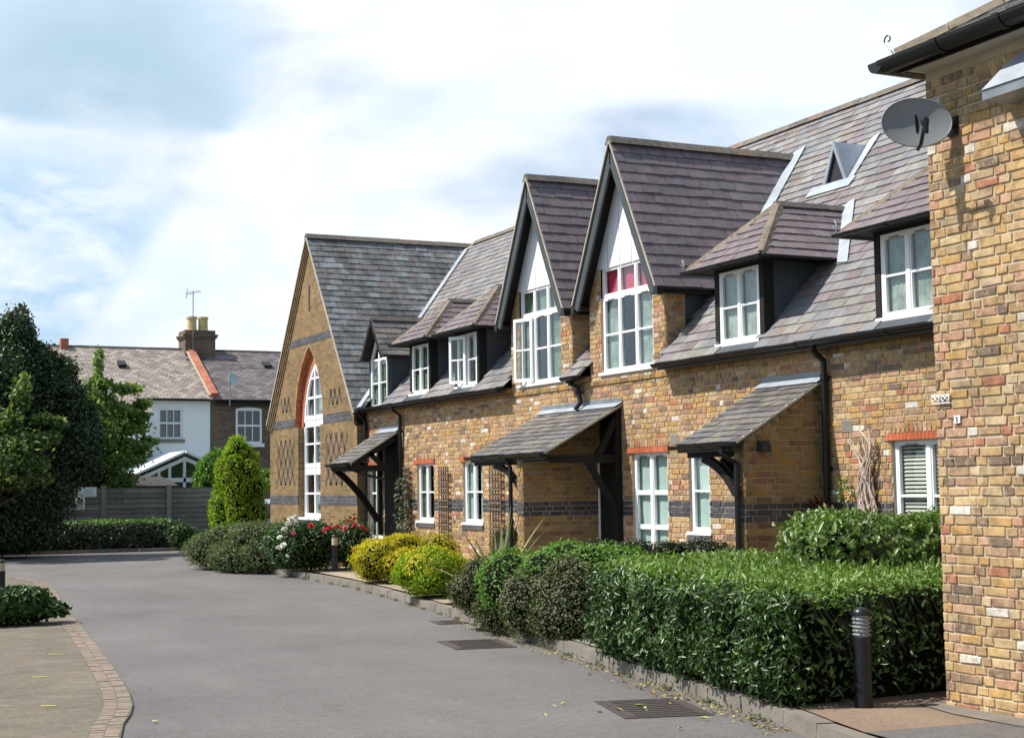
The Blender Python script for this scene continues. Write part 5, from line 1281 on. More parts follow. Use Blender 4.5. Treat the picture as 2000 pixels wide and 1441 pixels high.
m.tube([bk, bk - dn*.05, V((7.50, 8.42, 4.33)), V((7.59, 8.38, 4.31))], .020, 8); m.box(7.572, 7.590, 8.33, 8.43, 4.24, 4.38); m.tube([(7.52, 8.40, 4.24), (7.52, 8.40, 4.38)], .022, 8); m.bar(bk - dn*.03 + du*.07, bk - dn*.03 - du*.07, .10, .05, (1, 0, 0)); m.build('wall_bracket', 'black_paint', sdh)

# ================================================================== BOLLARD LIGHTS
def bollard(c, h, label, r=.064, buff=False):
    t = thing('bollard_light', label, 'bollard', c, 'bollard lights along the road'); x, y, z = c
    MB().lathe(c, [(r, 0), (r, h*.70), (r*.97, h*.71), (0, h*.71)], 20).build('post', 'lamp_metal', t, smooth=False)
    MB().lathe(c, [(r*.82, h*.71), (r*.82, h*.92)], 20).build('lamp_glass', 'lamp_buff' if buff else 'lamp_glass', t, smooth=True)
    l = MB()
    for k in range(5):
        q = h*(.725 + .038*k); l.lathe(c, [(r*.80, q + .014), (r*1.04, q), (r*1.04, q + .005), (r*.80, q + .019)], 20)
    l.build('louvre', 'dish_grey' if not buff else 'lamp_buff', t)
    MB().lathe(c, [(r*1.05, h*.915), (r*1.05, h*.935), (r*.98, h*.955), (r*.78, h*.978), (r*.45, h*.994), (0, h)], 20).build('cap', 'lamp_metal', t, smooth=True)
bollard((7.03, 8.90, .11), .73, 'black bollard light with louvred head in front of the dark laurel hedge end')
bollard((3.10, 25.7, .012), .66, 'black and buff bollard light at the left edge of the block paving', buff=True)
bollard((9.58, 28.15, .11), .74, 'bollard light with buff head standing among the roses', buff=True)

# ================================================================== WALL PLANTING: trellises, vine
def trellis(y0, y1, z0, z1, label, kx=5):
    t = thing('trellis', label, 'trellis', (FX - .05, (y0 + y1)/2, z0), 'wooden trellises on the brick front'); m = MB(); x = FX - .045
    for i in range(kx): y = y0 + (y1 - y0)*i/(kx - 1); m.box(x - .022, x - .004, y - .011, y + .011, z0, z1)
    m.build('upright', 'trellis_wood', t); m = MB(); n = int((z1 - z0)/.115)
    for i in range(n + 1): z = z0 + .03 + i*.115; m.box(x - .034, x - .0225, y0 - .03, y1 + .03, z - .017, z + .017)
    m.build('slat', 'trellis_wood', t)
trellis(26.42, 26.86, .3, 2.12, 'brown trellis between the two middle ground floor windows')
trellis(24.05, 24.52, .5, 2.10, 'brown trellis beside the middle porch canopy, nearest of three')
trellis(28.42, 28.68, .6, 2.14, 'narrow brown trellis with a climber beside the far canopy')
vt = thing('climber_stem', 'bare twisted climber stems on the wall beside the near downpipe', 'climber', (FX - .08, 14.05, .1)); m = MB(); rv = random.Random(3)
for k in range(26):
    y = 14.05 + rv.uniform(-.12, .12); ph = rv.uniform(0, 6.3); am = rv.uniform(.08, .20); P_ = []; zt = rv.uniform(1.7, 2.36)
    for i in range(22):
        z = .1 + (zt - .1)*i/21; sq = .55 + .6*abs(math.sin((z - .15)*2.0)); P_.append((FX - .07 - .03*math.cos(ph + z*5) - rv.uniform(0, .02), y*.3 + 14.05*.7 + am*sq*math.sin(ph + z*(3.6 + .15*k)) + (.10 if z > 2.1 else 0)*(z - 2.1)*3, z))
    m.tube(P_, [.019*(1 - .55*i/21) for i in range(22)], 5)
m.build('stem', 'vine_wood', vt)
rgx = np.random.RandomState(9); P = np.stack([FX - .08 - rgx.rand(60)*.05, 14.45 + rgx.normal(size=60)*.08, 1.3 + rgx.rand(60)*.5], 1)
leaf_mesh('foliage', P, np.tile([-1, -.3, .3], (60, 1)) + rgx.normal(size=(60, 3))*.5, .06, .035, 'leaf_photinia', vt, rng=rgx)
# small red leaved shrub by the downpipe
ct = thing('cordyline', 'small dark red spiky plant against the wall by the near downpipe', 'plant', (11.05, 14.68, .1))
n = 26; rgx = np.random.RandomState(12); a = rgx.rand(n)*6.28; P = np.stack([11.05 + .03*np.cos(a), 14.68 + .03*np.sin(a), np.full(n, 1.32) + rgx.rand(n)*.1], 1)
leaf_mesh('foliage', P, np.stack([np.cos(a + 1.57), np.sin(a + 1.57), rgx.normal(size=n)*.3], 1), .17, .03, 'plum', ct, rng=rgx, axis=np.stack([np.cos(a), np.sin(a), np.full(n, 1.2)], 1), droop=.35, fold=.1)
MB().tube([(11.05, 14.68, .1), (11.05, 14.68, 1.35)], .015, 6).build('stem', 'stem', ct)
# climber on the far trellis
rgx = np.random.RandomState(14); cl = thing('climbing_rose', 'leafy climber on the narrow trellis beside the far canopy', 'climber', (FX - .15, 28.5, .1)); n = 420
z = .4 + 1.5*rgx.rand(n)**1.3; P = np.stack([FX - .12 - rgx.rand(n)*.18, 28.45 + rgx.normal(size=n)*.16*(1.5 - z/2), z], 1)
leaf_mesh('foliage', P, np.tile([-1, -.3, .4], (n, 1)) + rgx.normal(size=(n, 3))*.6, .07, .045, 'leaf_greygreen', cl, rng=rgx)
MB().tube([(FX - .12, 28.45, .1), (FX - .1, 28.5, 1.0), (FX - .1, 28.4, 1.9)], .014, 6).build('stem', 'stem', cl)
# sword leaved clump
def swords(c, n, h, label, seed, mat='leaf_sword', name='sword_plant', spread=.5):
    t = thing(name, label, 'plant', (c[0], c[1], .1)); r = np.random.RandomState(seed); a = r.rand(n)*6.28; l = np.full(n, h)
    P = np.stack([c[0] + .06*np.cos(a), c[1] + .06*np.sin(a), np.full(n, c[2])], 1); sp = spread*(.3 + r.rand(n))
    ax = np.stack([np.cos(a)*sp, np.sin(a)*sp, np.ones(n)], 1); side = np.stack([-np.sin(a), np.cos(a), np.zeros(n)], 1); nn = np.cross(side, ax)
    m = MB()
    for i in range(n):
        L_ = h*(.5 + .6*r.rand()); w = .022 + .016*r.rand(); A = V(ax[i]).normalized(); S = V(side[i]); p0 = V(P[i]); pts = []
        for k in range(6):
            q = k/5; p = p0 + A*L_*q + V((math.cos(a[i]), math.sin(a[i]), -.6))*(L_*.30*q*q*sp[i]*1.6); ww = w*(1 - q**2.2) + .001; pts += [p + S*ww, p - S*ww]
        m.faces(pts, [(2*k, 2*k + 2, 2*k + 3, 2*k + 1) for k in range(5)])
    m.build('blade', mat, t, uv=False)
swords((9.35, 20.1, .1), 34, 1.35, 'tall spiky sword leaved plant beside the yellow shrub and the grey shrub', 4, spread=.45)
swords((8.75, 19.1, .1), 26, .95, 'low arching buff bladed grass clump in front of the spiky plant', 8, spread=1.1, name='grass_clump')
bush('garden_shrub', 'upright feathery green shrub at the foot of the nearest trellis', 'shrub', (10.6, 22.5, .62), (.26, .3, .48), 1500, 'leaf_greygreen', .10, .016, 77, lumps=5, core=False, upb=1.2, jit=.2)

# ================================================================== SHRUBS along the front, near to far
def poly_hedge(name, label, cat, outline, zt, n_top, n_side, leaf, L_, W_, seed, leaf_t=None, round_=.12, jit=.035, z0=.14, group=None, bulge=.06, upb=.35, wob=.04, shade=1.0):
    """clipped hedge over a plan outline: leaves over its sides and top"""
    r = np.random.RandomState(seed); cx_ = sum(p[0] for p in outline)/len(outline); cy_ = sum(p[1] for p in outline)/len(outline)
    t = thing(name, label, cat, (cx_, cy_, .1), group); o = np.array(outline, float); k = len(o)
    seg = np.roll(o, -1, 0) - o; ln = np.linalg.norm(seg, axis=1); area = 0.5*np.sum(o[:, 0]*np.roll(o[:, 1], -1) - np.roll(o[:, 0], -1)*o[:, 1]); sg = 1 if area > 0 else -1
    pr = ln/ln.sum(); w_e = np.where(-seg[:, 0]*sg/ln < -.9, shade, 1.0); pr = pr*w_e; pr /= pr.sum(); idx = r.choice(k, n_side, p=pr); u = r.rand(n_side)[:, None]; z = z0 + (zt - z0)*r.rand(n_side)**.9  # shade thins the camera-side leaves so the black core darkens that end
    P = o[idx] + seg[idx]*u; nn = np.stack([seg[idx][:, 1], -seg[idx][:, 0]], 1)*sg/ln[idx][:, None]
    # soft lumps in and out
    q = np.concatenate([P, z[:, None]], 1); lump = np.sin(q[:, 0]*5.1 + q[:, 1]*3.7 + q[:, 2]*6)*np.sin(q[:, 1]*4.3 - q[:, 2]*5.2 + q[:, 0])*wob
    tq = (z - z0)/(zt - z0); inn = np.where(tq > .82, -((tq - .82)/.18)**2*round_, 0) + np.where(tq < .15, -.10*(1 - tq/.15), 0) + bulge*np.sin(tq*3.14)
    P2 = P + nn*(lump + inn + r.normal(size=n_side)*jit - np.abs(r.normal(size=n_side))*.05*(r.rand(n_side) < .4))[:, None]
    PS = np.concatenate([P2, z[:, None]], 1); NS = np.concatenate([nn, (.25 + .8*np.maximum(tq - .8, 0)*5)[:, None]], 1) + r.normal(size=(n_side, 3))*.45
    # top
    mn, mx = o.min(0), o.max(0); T = mn + (mx - mn)*r.rand(n_top*3, 2); ins = np.zeros(len(T), bool); j = k - 1
    for i in range(k):
        c1 = (o[i, 1] > T[:, 1]) != (o[j, 1] > T[:, 1]); xx = (o[j, 0] - o[i, 0])*(T[:, 1] - o[i, 1])/(o[j, 1] - o[i, 1] + 1e-12) + o[i, 0]; ins ^= c1 & (T[:, 0] < xx); j = i
    T = T[ins][:n_top]; zz = zt + np.sin(T[:, 0]*4.7)*np.sin(T[:, 1]*3.9 + T[:, 0])*wob*.5 + r.normal(size=len(T))*.022
    # sink near the rim
    dm = np.full(len(T), 9.)
    for i in range(k):
        a = o[i]; d = seg[i]; tt_ = np.clip(((T - a)@d)/(ln[i]**2), 0, 1)[:, None]; dm = np.minimum(dm, np.linalg.norm(T - a - d*tt_, axis=1))
    zz -= np.where(dm < .2, (1 - dm/.2)**2*.07, 0)
    PT = np.concatenate([T, zz[:, None]], 1); NT_ = np.tile([0, 0, 1.], (len(T), 1)) + r.normal(size=(len(T), 3))*.5
    ins_o = o + (np.array([cx_, cy_]) - o)*.0
    nb_ = np.array([[seg[i][1]*sg/ln[i], -seg[i][0]*sg/ln[i]] for i in range(k)]); off = -(nb_ + np.roll(nb_, 1, 0)); off /= np.linalg.norm(off, axis=1, keepdims=True); io = o + off*.17
    cv = np.concatenate([np.c_[io, np.full(k, .05)], np.c_[io, np.full(k, zt - .09)], [[cx_, cy_, zt - .07]]]); cfc = []
    for i in range(k):
        a, b = i, (i + 1) % k; cfc += [(a, b, b + k), (a, b + k, a + k), (a + k, b + k, 2*k)]
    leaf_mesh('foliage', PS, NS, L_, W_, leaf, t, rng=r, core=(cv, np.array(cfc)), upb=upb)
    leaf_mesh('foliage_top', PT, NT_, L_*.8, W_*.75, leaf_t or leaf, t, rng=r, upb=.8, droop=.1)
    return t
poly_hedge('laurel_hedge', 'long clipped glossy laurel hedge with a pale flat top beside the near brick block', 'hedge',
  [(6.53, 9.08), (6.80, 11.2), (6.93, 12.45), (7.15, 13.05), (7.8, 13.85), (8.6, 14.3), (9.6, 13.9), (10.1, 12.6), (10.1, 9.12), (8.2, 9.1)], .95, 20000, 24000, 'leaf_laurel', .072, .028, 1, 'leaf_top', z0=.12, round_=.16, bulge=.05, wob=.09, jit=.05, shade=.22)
lh = [o for o in bpy.data.objects if o.name == 'laurel_hedge'][0]; rq_ = np.random.RandomState(88); n = 900
P = np.stack([6.6 + rq_.rand(n)*3.2, 9.15 + rq_.rand(n)*4.2, .95 + np.abs(rq_.normal(size=n))*.035], 1); P = P[(P[:, 0] > 6.5 + np.maximum(P[:, 1] - 9, 0)*.14) & (P[:, 1] < 12.4 + (P[:, 0] - 7)*.6)]; n = len(P)
so_ = leaf_mesh('stray_shoots', P, rq_.normal(size=(n, 3)) + np.array([-.6, -.3, .2]), .085, .026, 'leaf_top', lh, rng=rq_, upb=2.2); so_['kind'] = 'stuff'
poly_hedge('photinia_shrub', 'leafy clipped photinia behind the laurel hedge in front of the blind window', 'shrub', [(8.42, 11.15), (10.9, 10.6), (11.0, 11.9), (8.75, 12.25)], 1.37, 3800, 6800, 'leaf_photinia', .095, .045, 2, 'leaf_photinia', z0=.3, round_=.16, bulge=.08, wob=.11, jit=.07)
bush('mound_shrub', 'low dark small leaved mound behind the hedge under the tall window', 'shrub', (9.95, 16.4, .62), (1.12, .7, .46), 15000, 'leaf_darksmall', .035, .02, 3, lumps=16, size=.4, extra=[((9.3, 16.9, .6), (.6, .5, .44)), ((10.5, 16.0, .6), (.5, .5, .40))], jit=.05)
bush('green_shrub', 'bright green small leaved shrub left of the hedge', 'shrub', (8.0, 15.15, .62), (.62, .8, .46), 12000, 'leaf_bright', .045, .026, 4, lumps=18, size=.42, zmin=.08, extra=[((8.6, 15.4, .66), (.6, .6, .40)), ((9.3, 16.2, .55), (.6, .5, .42)), ((7.6, 16.0, .6), (.4, .5, .42))], jit=.06)
bush('brown_shrub', 'clipped brownish shrub with a shaded side nearest the gap in the hedge', 'shrub', (7.62, 14.8, .47), (.44, .55, .46), 15000, 'leaf_brown', .036, .022, 5, lumps=16, size=.42, jit=.06, zmin=.06, stems=0, extra=[((7.5, 15.25, .42), (.36, .45, .42)), ((7.55, 14.6, .30), (.36, .4, .30)), ((7.75, 14.5, .55), (.34, .3, .36))])
bush('grey_shrub', 'rounded grey brown shrub at the kerb beside the rusty cover', 'shrub', (7.66, 16.85, .42), (.38, .62, .42), 12000, ['leaf_brown'], .036, .020, 6, lumps=14, jit=.06, zmin=.06, stems=0, extra=[((7.6, 16.3, .3), (.3, .4, .32)), ((7.9, 17.2, .52), (.34, .4, .36))])
bush('yellow_shrub', 'rounded golden shrub nearer the kerb, front one of two', 'shrub', (8.62, 20.9, .40), (.54, .62, .40), 12000, 'leaf_yellowgreen', .070, .018, 7, 'golden shrubs by the gravel', lumps=20, size=.36, jit=.09, upb=.9, zmin=.12)
bush('yellow_shrub', 'larger golden shrub behind, nearer the brick wall', 'shrub', (9.50, 24.2, .46), (.80, .90, .46), 15000, 'leaf_yellow', .075, .018, 8, 'golden shrubs by the gravel', lumps=22, size=.36, jit=.10, upb=1.0, zmin=.12, extra=[((9.1, 24.6, .5), (.4, .4, .34)), ((10.0, 24.0, .55), (.4, .4, .38))])
lm_ = [((8.62, 20.9, .46), (.50, .58, .38)), ((8.4, 20.6, .46), (.3, .3, .3)), ((8.85, 21.2, .5), (.3, .3, .3))]
ys_ = [o for o in bpy.data.objects if o.name.startswith('yellow_shrub') and o.get('label', '').startswith('rounded')][0]
rgx = np.random.RandomState(70); P, N = lump_points([(np.array(a), np.array(b)) for a, b in lm_], 2600, rgx, .08, .45, .0)
leaf_mesh('foliage_tips', P, N + rgx.normal(size=P.shape)*.3, .055, .018, 'leaf_yellow', ys_, rng=rgx, upb=.6)
bush('juniper_shrub', 'broad grey green juniper spreading over the kerb before the hall', 'shrub', (8.95, 32.0, .50), (.98, 1.9, .52), 26000, 'leaf_juniper', .075, .018, 9, lumps=22, size=.4, jit=.09, zmin=.01, extra=[((8.5, 33.0, .40), (.7, .9, .42)), ((9.5, 31.2, .45), (.8, .8, .48)), ((9.0, 30.6, .35), (.6, .6, .45)), ((8.6, 31.6, .3), (.6, 1.2, .36))])
# roses
rb_ = bush('rose_bush', 'rose bushes with crimson and white blooms before the hall wall', 'rose bush', (9.35, 28.9, .55), (.85, .7, .50), 9000, 'leaf_rose', .065, .042, 10, lumps=14, size=.4, jit=.12, extra=[((9.0, 29.2, .6), (.5, .5, .48)), ((10.1, 28.6, .62), (.45, .45, .48))])
def bloom(c, mat, s, parent, proto={}):
    if mat not in proto:
        r = random.Random(len(proto)); m = MB()
        for k in range(16):
            a = k*2.4; e = .25 + .9*(k/16); d = V((math.cos(a)*math.sin(e*1.5), math.sin(a)*math.sin(e*1.5), math.cos(e*1.5))); t = V((-math.sin(a), math.cos(a), 0)); u = d.cross(t)
            p = d*.5; m.faces([p*.2, p + t*.42 - u*.1 + d*.1, p + d*.5 + u*.05, p - t*.42 - u*.1 + d*.1], [(0, 1, 2, 3)])
        m.faces([V((0, 0, -.3)), V((.3, 0, .1)), V((-.15, .26, .1)), V((-.15, -.26, .1))], [(0, 1, 2), (0, 2, 3), (0, 3, 1)])
        o = m.build('rose_bloom', mat, None, uv=False); proto[mat] = o; first = o
    else: o = proto[mat].copy(); C.objects.link(o)
    o.parent = parent; o.matrix_parent_inverse = PINV.get(parent.name, Matrix()); o.location = c; o.scale = (s, s, s*.8); o.rotation_euler = (R.uniform(-.6, .6), R.uniform(-.6, .6), R.uniform(0, 6))
rq = random.Random(8)
for (x, y, z, mt, s) in [(9.05, 28.0, 1.02, 'petal_red', .075), (9.30, 27.9, .93, 'petal_pink', .085), (9.42, 28.0, .96, 'petal_red', .08), (9.72, 27.9, .95, 'petal_pink', .09), (9.62, 28.1, .98, 'petal_red', .07),
   (9.95, 28.0, 1.02, 'petal_red', .075), (10.1, 28.1, .97, 'petal_red', .065), (10.25, 28.2, .90, 'petal_red', .06), (9.82, 27.7, .55, 'petal_pink', .07), (10.0, 28.2, 1.13, 'petal_red', .07), (9.9, 28.3, 1.08, 'petal_red', .06), (8.7, 28.0, .88, 'petal_pink', .05),
   (8.62, 28.3, .95, 'petal_white', .09), (8.72, 28.4, 1.06, 'petal_white', .085), (8.80, 28.5, 1.14, 'petal_white', .09), (8.56, 28.2, .66, 'petal_white', .075), (8.50, 28.3, .60, 'petal_white', .08), (8.60, 28.1, .45, 'petal_white', .06), (8.92, 28.6, 1.17, 'petal_white', .09), (8.55, 28.4, .80, 'petal_white', .07), (8.86, 28.4, 1.1, 'petal_white', .07)]:
    bloom((x, y, z), mt, s, rb_)
# low green shrub on the block paving
bush('low_shrub', 'low glossy green shrub on the block paving at the left edge', 'shrub', (2.75, 20.9, .23), (.60, .46, .24), 6000, 'leaf_laurel', .075, .05, 11, lumps=10, size=.45, jit=.08, zmin=.05, extra=[((2.4, 20.9, .23), (.4, .4, .24))], stems=2)

# ================================================================== FAR END: hedge, fence, signs, conifer
poly_hedge('far_hedge', 'low clipped hedge in shadow along the far end of the road', 'hedge', [(2.5, 44.2), (10.2, 43.9), (10.3, 45.3), (2.5, 45.5)], .84, 9000, 12000, 'leaf_darksmall', .09, .05, 31, 'leaf_hedge_far', z0=.03, wob=.08, jit=.06)
bush('hedge_shrub', 'small dark shrub with pale flowers at the corner of the far hedge', 'shrub', (9.95, 42.4, .38), (.45, .5, .42), 3000, 'leaf_rose', .07, .045, 32, lumps=8)
far_kerb = MB().box(2.0, 10.2, 43.78, 43.9, -.01, .10).box(9.0, 11.0, 43.6, 43.72, -.01, .09); structure(far_kerb, 'far_kerb', 'kerb_concrete')
ft = thing('concrete_fence', 'grey slotted concrete panel fence behind the far hedge', 'fence', (9, 46, 0)); FYp = 46.0
fx0 = 4.55; posts = [fx0 + i*1.94 for i in range(5)]
for x in posts: MB().box(x - .07, x + .07, FYp - .07, FYp + .07, -.02, 1.90).build('fence_post', 'concrete', ft)
for a in posts[:-1]:
    for k in range(6): MB().box(a + .071, a + 1.869, FYp - .022 + .004*(k % 2), FYp + .022, .0 + k*.305, .298 + k*.305).build('fence_panel', 'fence_panel_mat', ft)
MB().box(posts[2] + .3, posts[2] + .7, FYp - .03, FYp + .03, 1.83, 1.86)
wf = thing('board_fence', 'dark brown boarded fence beside the hall behind the conifer', 'fence', (13.5, 45.6, 0)); m = MB()
for i in range(26): m.box(12.42 + i*.145, 12.555 + i*.145, 45.6, 45.63 + .01*(i % 2), 0, 1.72)
m.build('board', 'trellis_wood', wf); m = MB()
for x in (12.4, 14.2, 16.1): m.box(x - .05, x + .05, 45.64, 45.74, 0, 1.8)
m.build('fence_post', 'trellis_wood', wf)
def sign(y, x0, x1, z0, z1, label, mat='sign_white'):
    t = thing('sign', label, 'sign', ((x0 + x1)/2, y, z0)); MB().box(x0, x1, y - .012, y, z0, z1).build('sign_plate', mat, t); return t
yS = 45.88
s1 = sign(yS, 7.68, 8.20, 1.58, 1.86, 'blank looking white rectangular sign high on the shaded concrete fence')
m = MB()
for k in range(3): m.box(7.76 + .05*k, 8.12 - .03*k, yS - .0155, yS - .013, 1.64 + .07*k, 1.655 + .07*k)
m.build('sign_text', 'dish_grey', s1)
s2 = sign(yS - .03, 7.60, 7.86, 1.20, 1.56, 'white sign with a dog in a crossed ring, below the blank sign')
m = MB(); cx2, cz2 = 7.73, 1.40
m.tube([(cx2 + .085*math.cos(i*math.pi/12), yS - .048, cz2 + .085*math.sin(i*math.pi/12)) for i in range(25)], .008, 5, cap=False); m.bar((cx2 - .06, yS - .05, cz2 + .06), (cx2 + .06, yS - .05, cz2 - .06), .006, .012); m.build('ring', 'sign_red', s2)
m = MB(); m.box(cx2 - .045, cx2 + .03, yS - .047, yS - .043, cz2 - .012, cz2 + .018); m.box(cx2 + .022, cx2 + .055, yS - .047, yS - .043, cz2 + .012, cz2 + .040)
for dx in (-.042, -.028, .012, .024): m.box(cx2 + dx, cx2 + dx + .008, yS - .047, yS - .043, cz2 - .05, cz2 - .011)
m.bar((cx2 - .044, yS - .045, cz2 + .014), (cx2 - .065, yS - .045, cz2 + .035), .004, .008); m.build('dog_symbol', 'ink', s2)
for k in range(2): MB().box(7.64, 7.82, yS - .046, yS - .043, 1.245 + .03*k, 1.255 + .03*k).build('sign_text', 'ink', s2)
s3 = sign(yS - .03, 7.48, 8.0, .86, .98, 'low grey strip sign above the dark hedge on the fence', 'sign_grey')
# conifer: flame shaped golden green
def conifer(c, r, h, label, n, seed):
    t = thing('conifer', label, 'tree', (*c, 0)); rg_ = np.random.RandomState(seed); lm = []
    for i in range(90):
        q = rg_.rand()**.85; z = .25 + (h - .35)*q; prof = (.80 + .20*math.sin(min(q*1.6, 1.0)*math.pi*.5)) * (1 - q**3.6)**.6; rr = r*prof; a = rg_.rand()*6.28
        d = rr*(.62 + .22*rg_.rand()); s = .20*(1 - .45*q) + .06
        lm.append((np.array([c[0] + d*math.cos(a), c[1] + d*math.sin(a), z]), np.array([s, s, s*1.9])))
    lm.append((np.array([c[0], c[1], h*.46]), np.array([r*.66, r*.66, h*.42])))
    P, N = lump_points(lm, n, rg_, .07, .1, .03); N = N/np.linalg.norm(N, axis=1, keepdims=True) + rg_.normal(size=P.shape)*.4
    leaf_mesh('crown', P, N, .085, .03, 'leaf_yellowgreen', t, rng=rg_, core=lumps_core(lm, .70), upb=1.3)
    MB().tube([(*c, 0), (*c, h*.3)], .07, 8).build('trunk', 'bark', t)
conifer((10.75, 39.5), .74, 2.95, 'golden green flame shaped conifer beyond the juniper', 30000, 3)
bush('garden_tree', 'light green garden bush behind the conifer, left side', 'bush', (12.15, 47.0, 1.9), (.75, .6, 1.0), 7000, 'leaf_bright', .12, .08, 41, lumps=12, extra=[((12.0, 47, 1.2), (.7, .5, .7))])
bush('garden_tree', 'leafy green bush behind the conifer, close to the hall wall', 'bush', (14.1, 47.2, 1.55), (1.1, .6, .8), 7000, 'leaf_tree_light', .12, .08, 42, lumps=12, extra=[((13.4, 47.2, 1.2), (.8, .5, .7))])
bush('garden_tree', 'dark ivy mass over the fence left of the shed roof', 'bush', (8.9, 47.4, 1.75), (.85, .5, .42), 4500, 'leaf_tree_dark', .10, .07, 43, lumps=10, extra=[((7.8, 47.2, 1.9), (.9, .5, .5))])
# car, mostly hidden between conifer and hall
def car(x, y, label):
    t = thing('parked_car', label, 'car', (x, y, 0)); W_ = .86
    prof = [(-2.0, .35), (-2.02, .72), (-1.92, .92), (-1.45, 1.36), (-.9, 1.46), (.35, 1.44), (1.05, .98), (1.85, .86), (2.05, .66), (2.05, .35)]
    b = MB(); k = len(prof)
    def ring(s, inset): return [(x + s*(W_ - inset*(1 if p[1] > .95 else 0)), y + p[0], p[1]) for p in prof]
    A, B_ = ring(-1, .16), ring(1, .16); b.faces(A + B_, [tuple(range(k))[::-1], tuple(range(k, 2*k))] + [(i, (i + 1) % k, (i + 1) % k + k, i + k) for i in range(k)]); body = b.build('body', 'silver_paint', t)
    g = MB(); 
    g.poly([(x - .60, y - 1.905, .99), (x + .60, y - 1.905, .99), (x + .55, y - 1.50, 1.335), (x - .55, y - 1.50, 1.335)][::1]); 
    for s in (-1, 1): g.poly([(x + s*.868, y - 1.5, .93), (x + s*.868, y + .9, .95), (x + s*.708, y + .35, 1.38), (x + s*.708, y - 1.25, 1.38)])
    g.poly([(x - .62, y + 1.06, 1.0), (x + .62, y + 1.06, 1.0), (x + .58, y + .42, 1.42), (x - .58, y + .42, 1.42)]); g.build('window_glass', 'door_paint', t)
    for s in (-1, 1):
        for yy_ in (-1.3, 1.3):
            w = MB(); w.tube([(x + s*.70, y + yy_, .31), (x + s*.89, y + yy_, .31)], .31, 20); wo = w.build('wheel', 'rubber', t); MB().tube([(x + s*.885, y + yy_, .31), (x + s*.90, y + yy_, .31)], .19, 14).build('rim', 'galv', wo)
        MB().box(x + s*.70 - .08, x + s*.70 + .08, y - 2.045, y - 1.99, .70, .86).build('tail_light', 'sign_red', t); MB().box(x + s*.68 - .1, x + s*.68 + .1, y + 2.02, y + 2.07, .62, .76).build('headlight', 'galv', t)
    MB().box(x - .26, x + .26, y - 2.06, y - 2.03, .50, .61).build('number_plate', 'yellow_mark', t); MB().box(x - .8, x + .8, y - 2.08, y - 2.0, .30, .48).build('bumper', 'silver_paint', t)
car(12.05, 41.6, 'silver car parked beyond the hall, mostly hidden by the conifer')

# ================================================================== BACKGROUND HOUSES
def sash(parent, x0, x1, z0, z1, y, back, arched=True):
    s = sub('window', parent); f = MB(); fw = .07
    f.box(x0, x0 + fw, y - .03, y + .04, z0, z1); f.box(x1 - fw, x1, y - .03, y + .04, z0, z1); f.box(x0 + fw, x1 - fw, y - .029, y + .04, z0, z0 + fw); f.box(x0 + fw, x1 - fw, y - .029, y + .04, z1 - fw, z1)
    m = (z0 + z1)/2 + .02; f.box(x0 + fw, x1 - fw, y - .034, y + .03, m - .035, m + .035)
    for k in (1, 2): xx = x0 + fw + (x1 - x0 - 2*fw)*k/3; f.box(xx - .014, xx + .014, y - .02, y + .03, z0 + fw, z1 - fw)
    if arched:
        n_ = 8; pts = [(x0 + (x1 - x0)*i/n_, y - .031, z1 + .06*math.sin(math.pi*i/n_)) for i in range(n_ + 1)]; f.slab(pts, (0, 1, 0), .06)
    f.build('frame', 'white_paint', s); MB().poly([(x0 + .03, y + .01, z0 + .03), (x1 - .03, y + .01, z0 + .03), (x1 - .03, y + .01, z1 - .03), (x0 + .03, y + .01, z1 - .03)]).build('pane', 'glass', s)
    MB().poly([(x0 + .03, y + .06, z0), (x1 - .03, y + .06, z0), (x1 - .03, y + .06, z1), (x0 + .03, y + .06, z1)]).build('curtain', back, s)
    MB().box(x0 - .08, x1 + .08, y - .10, y + .0, z0 - .13, z0 - .005).build('sill', 'concrete' if back != 'ink' else 'white_paint', s)
HY, RY, HEZ, HRZ = 54.0, 58.0, 5.02, 7.12
wh = thing('white_house', 'white painted terraced house with brown slate roof beyond the fence', 'house', (12, HY, 0))
def gable_end(m, x, y0, y1, yr, z, zr): m.poly([(x, y0, 0), (x, y1, 0), (x, y1, z), (x, yr, zr), (x, y0, z)])
w_ = MB(); w_.grid((0, HY, 0), (1, 0, 0), (0, 0, 1), [11.17, 11.79, 12.66, 13.66], [0, 3.56, 4.66, HEZ], [(11.79, 12.66, 3.56, 4.66)])
w_.poly([(11.17, HY, 0), (11.17, HY - 1.2, 0), (11.17, HY - 1.2, 4.5), (11.17, HY, 5.0)]); w_.poly([(8.2, HY - 1.2, 0), (11.17, HY - 1.2, 0), (11.17, HY - 1.2, 4.48), (8.2, HY - 1.2, 4.48)])
w_.poly([(5.0, HY, 0), (8.2, HY, 0), (8.2, HY, HEZ), (5.0, HY, HEZ)]); w_.poly([(8.2, HY, 0), (8.2, HY - 1.2, 0), (8.2, HY - 1.2, 4.48), (8.2, HY, 5)])
gable_end(w_, 5.0, HY, 62, RY, HEZ, HRZ); w_.poly([(5, 62, 0), (13.66, 62, 0), (13.66, 62, HEZ), (5, 62, HEZ)]); w_.build('wall', 'white_wall', wh)
sash(wh, 11.79, 12.66, 3.56, 4.66, HY + .05, 'dish_grey')
rf = MB(); rf.slab([(4.9, HY - .18, HEZ - .05), (13.72, HY - .18, HEZ - .05), (13.72, RY, HRZ), (4.9, RY, HRZ)], (0, -.46, .88), .04); rf.slab([(4.9, 62.1, HEZ - .05), (13.72, 62.1, HEZ - .05), (13.72, RY, HRZ), (4.9, RY, HRZ)], (0, .46, .88), .04)
rf.slab([(8.1, HY - 1.42, 4.40), (11.30, HY - 1.42, 4.40), (11.30, HY - .1, 5.12), (8.1, HY - .1, 5.12)], (0, -.46, .88), .04); ro = rf.build('roof', 'house_slate', wh)
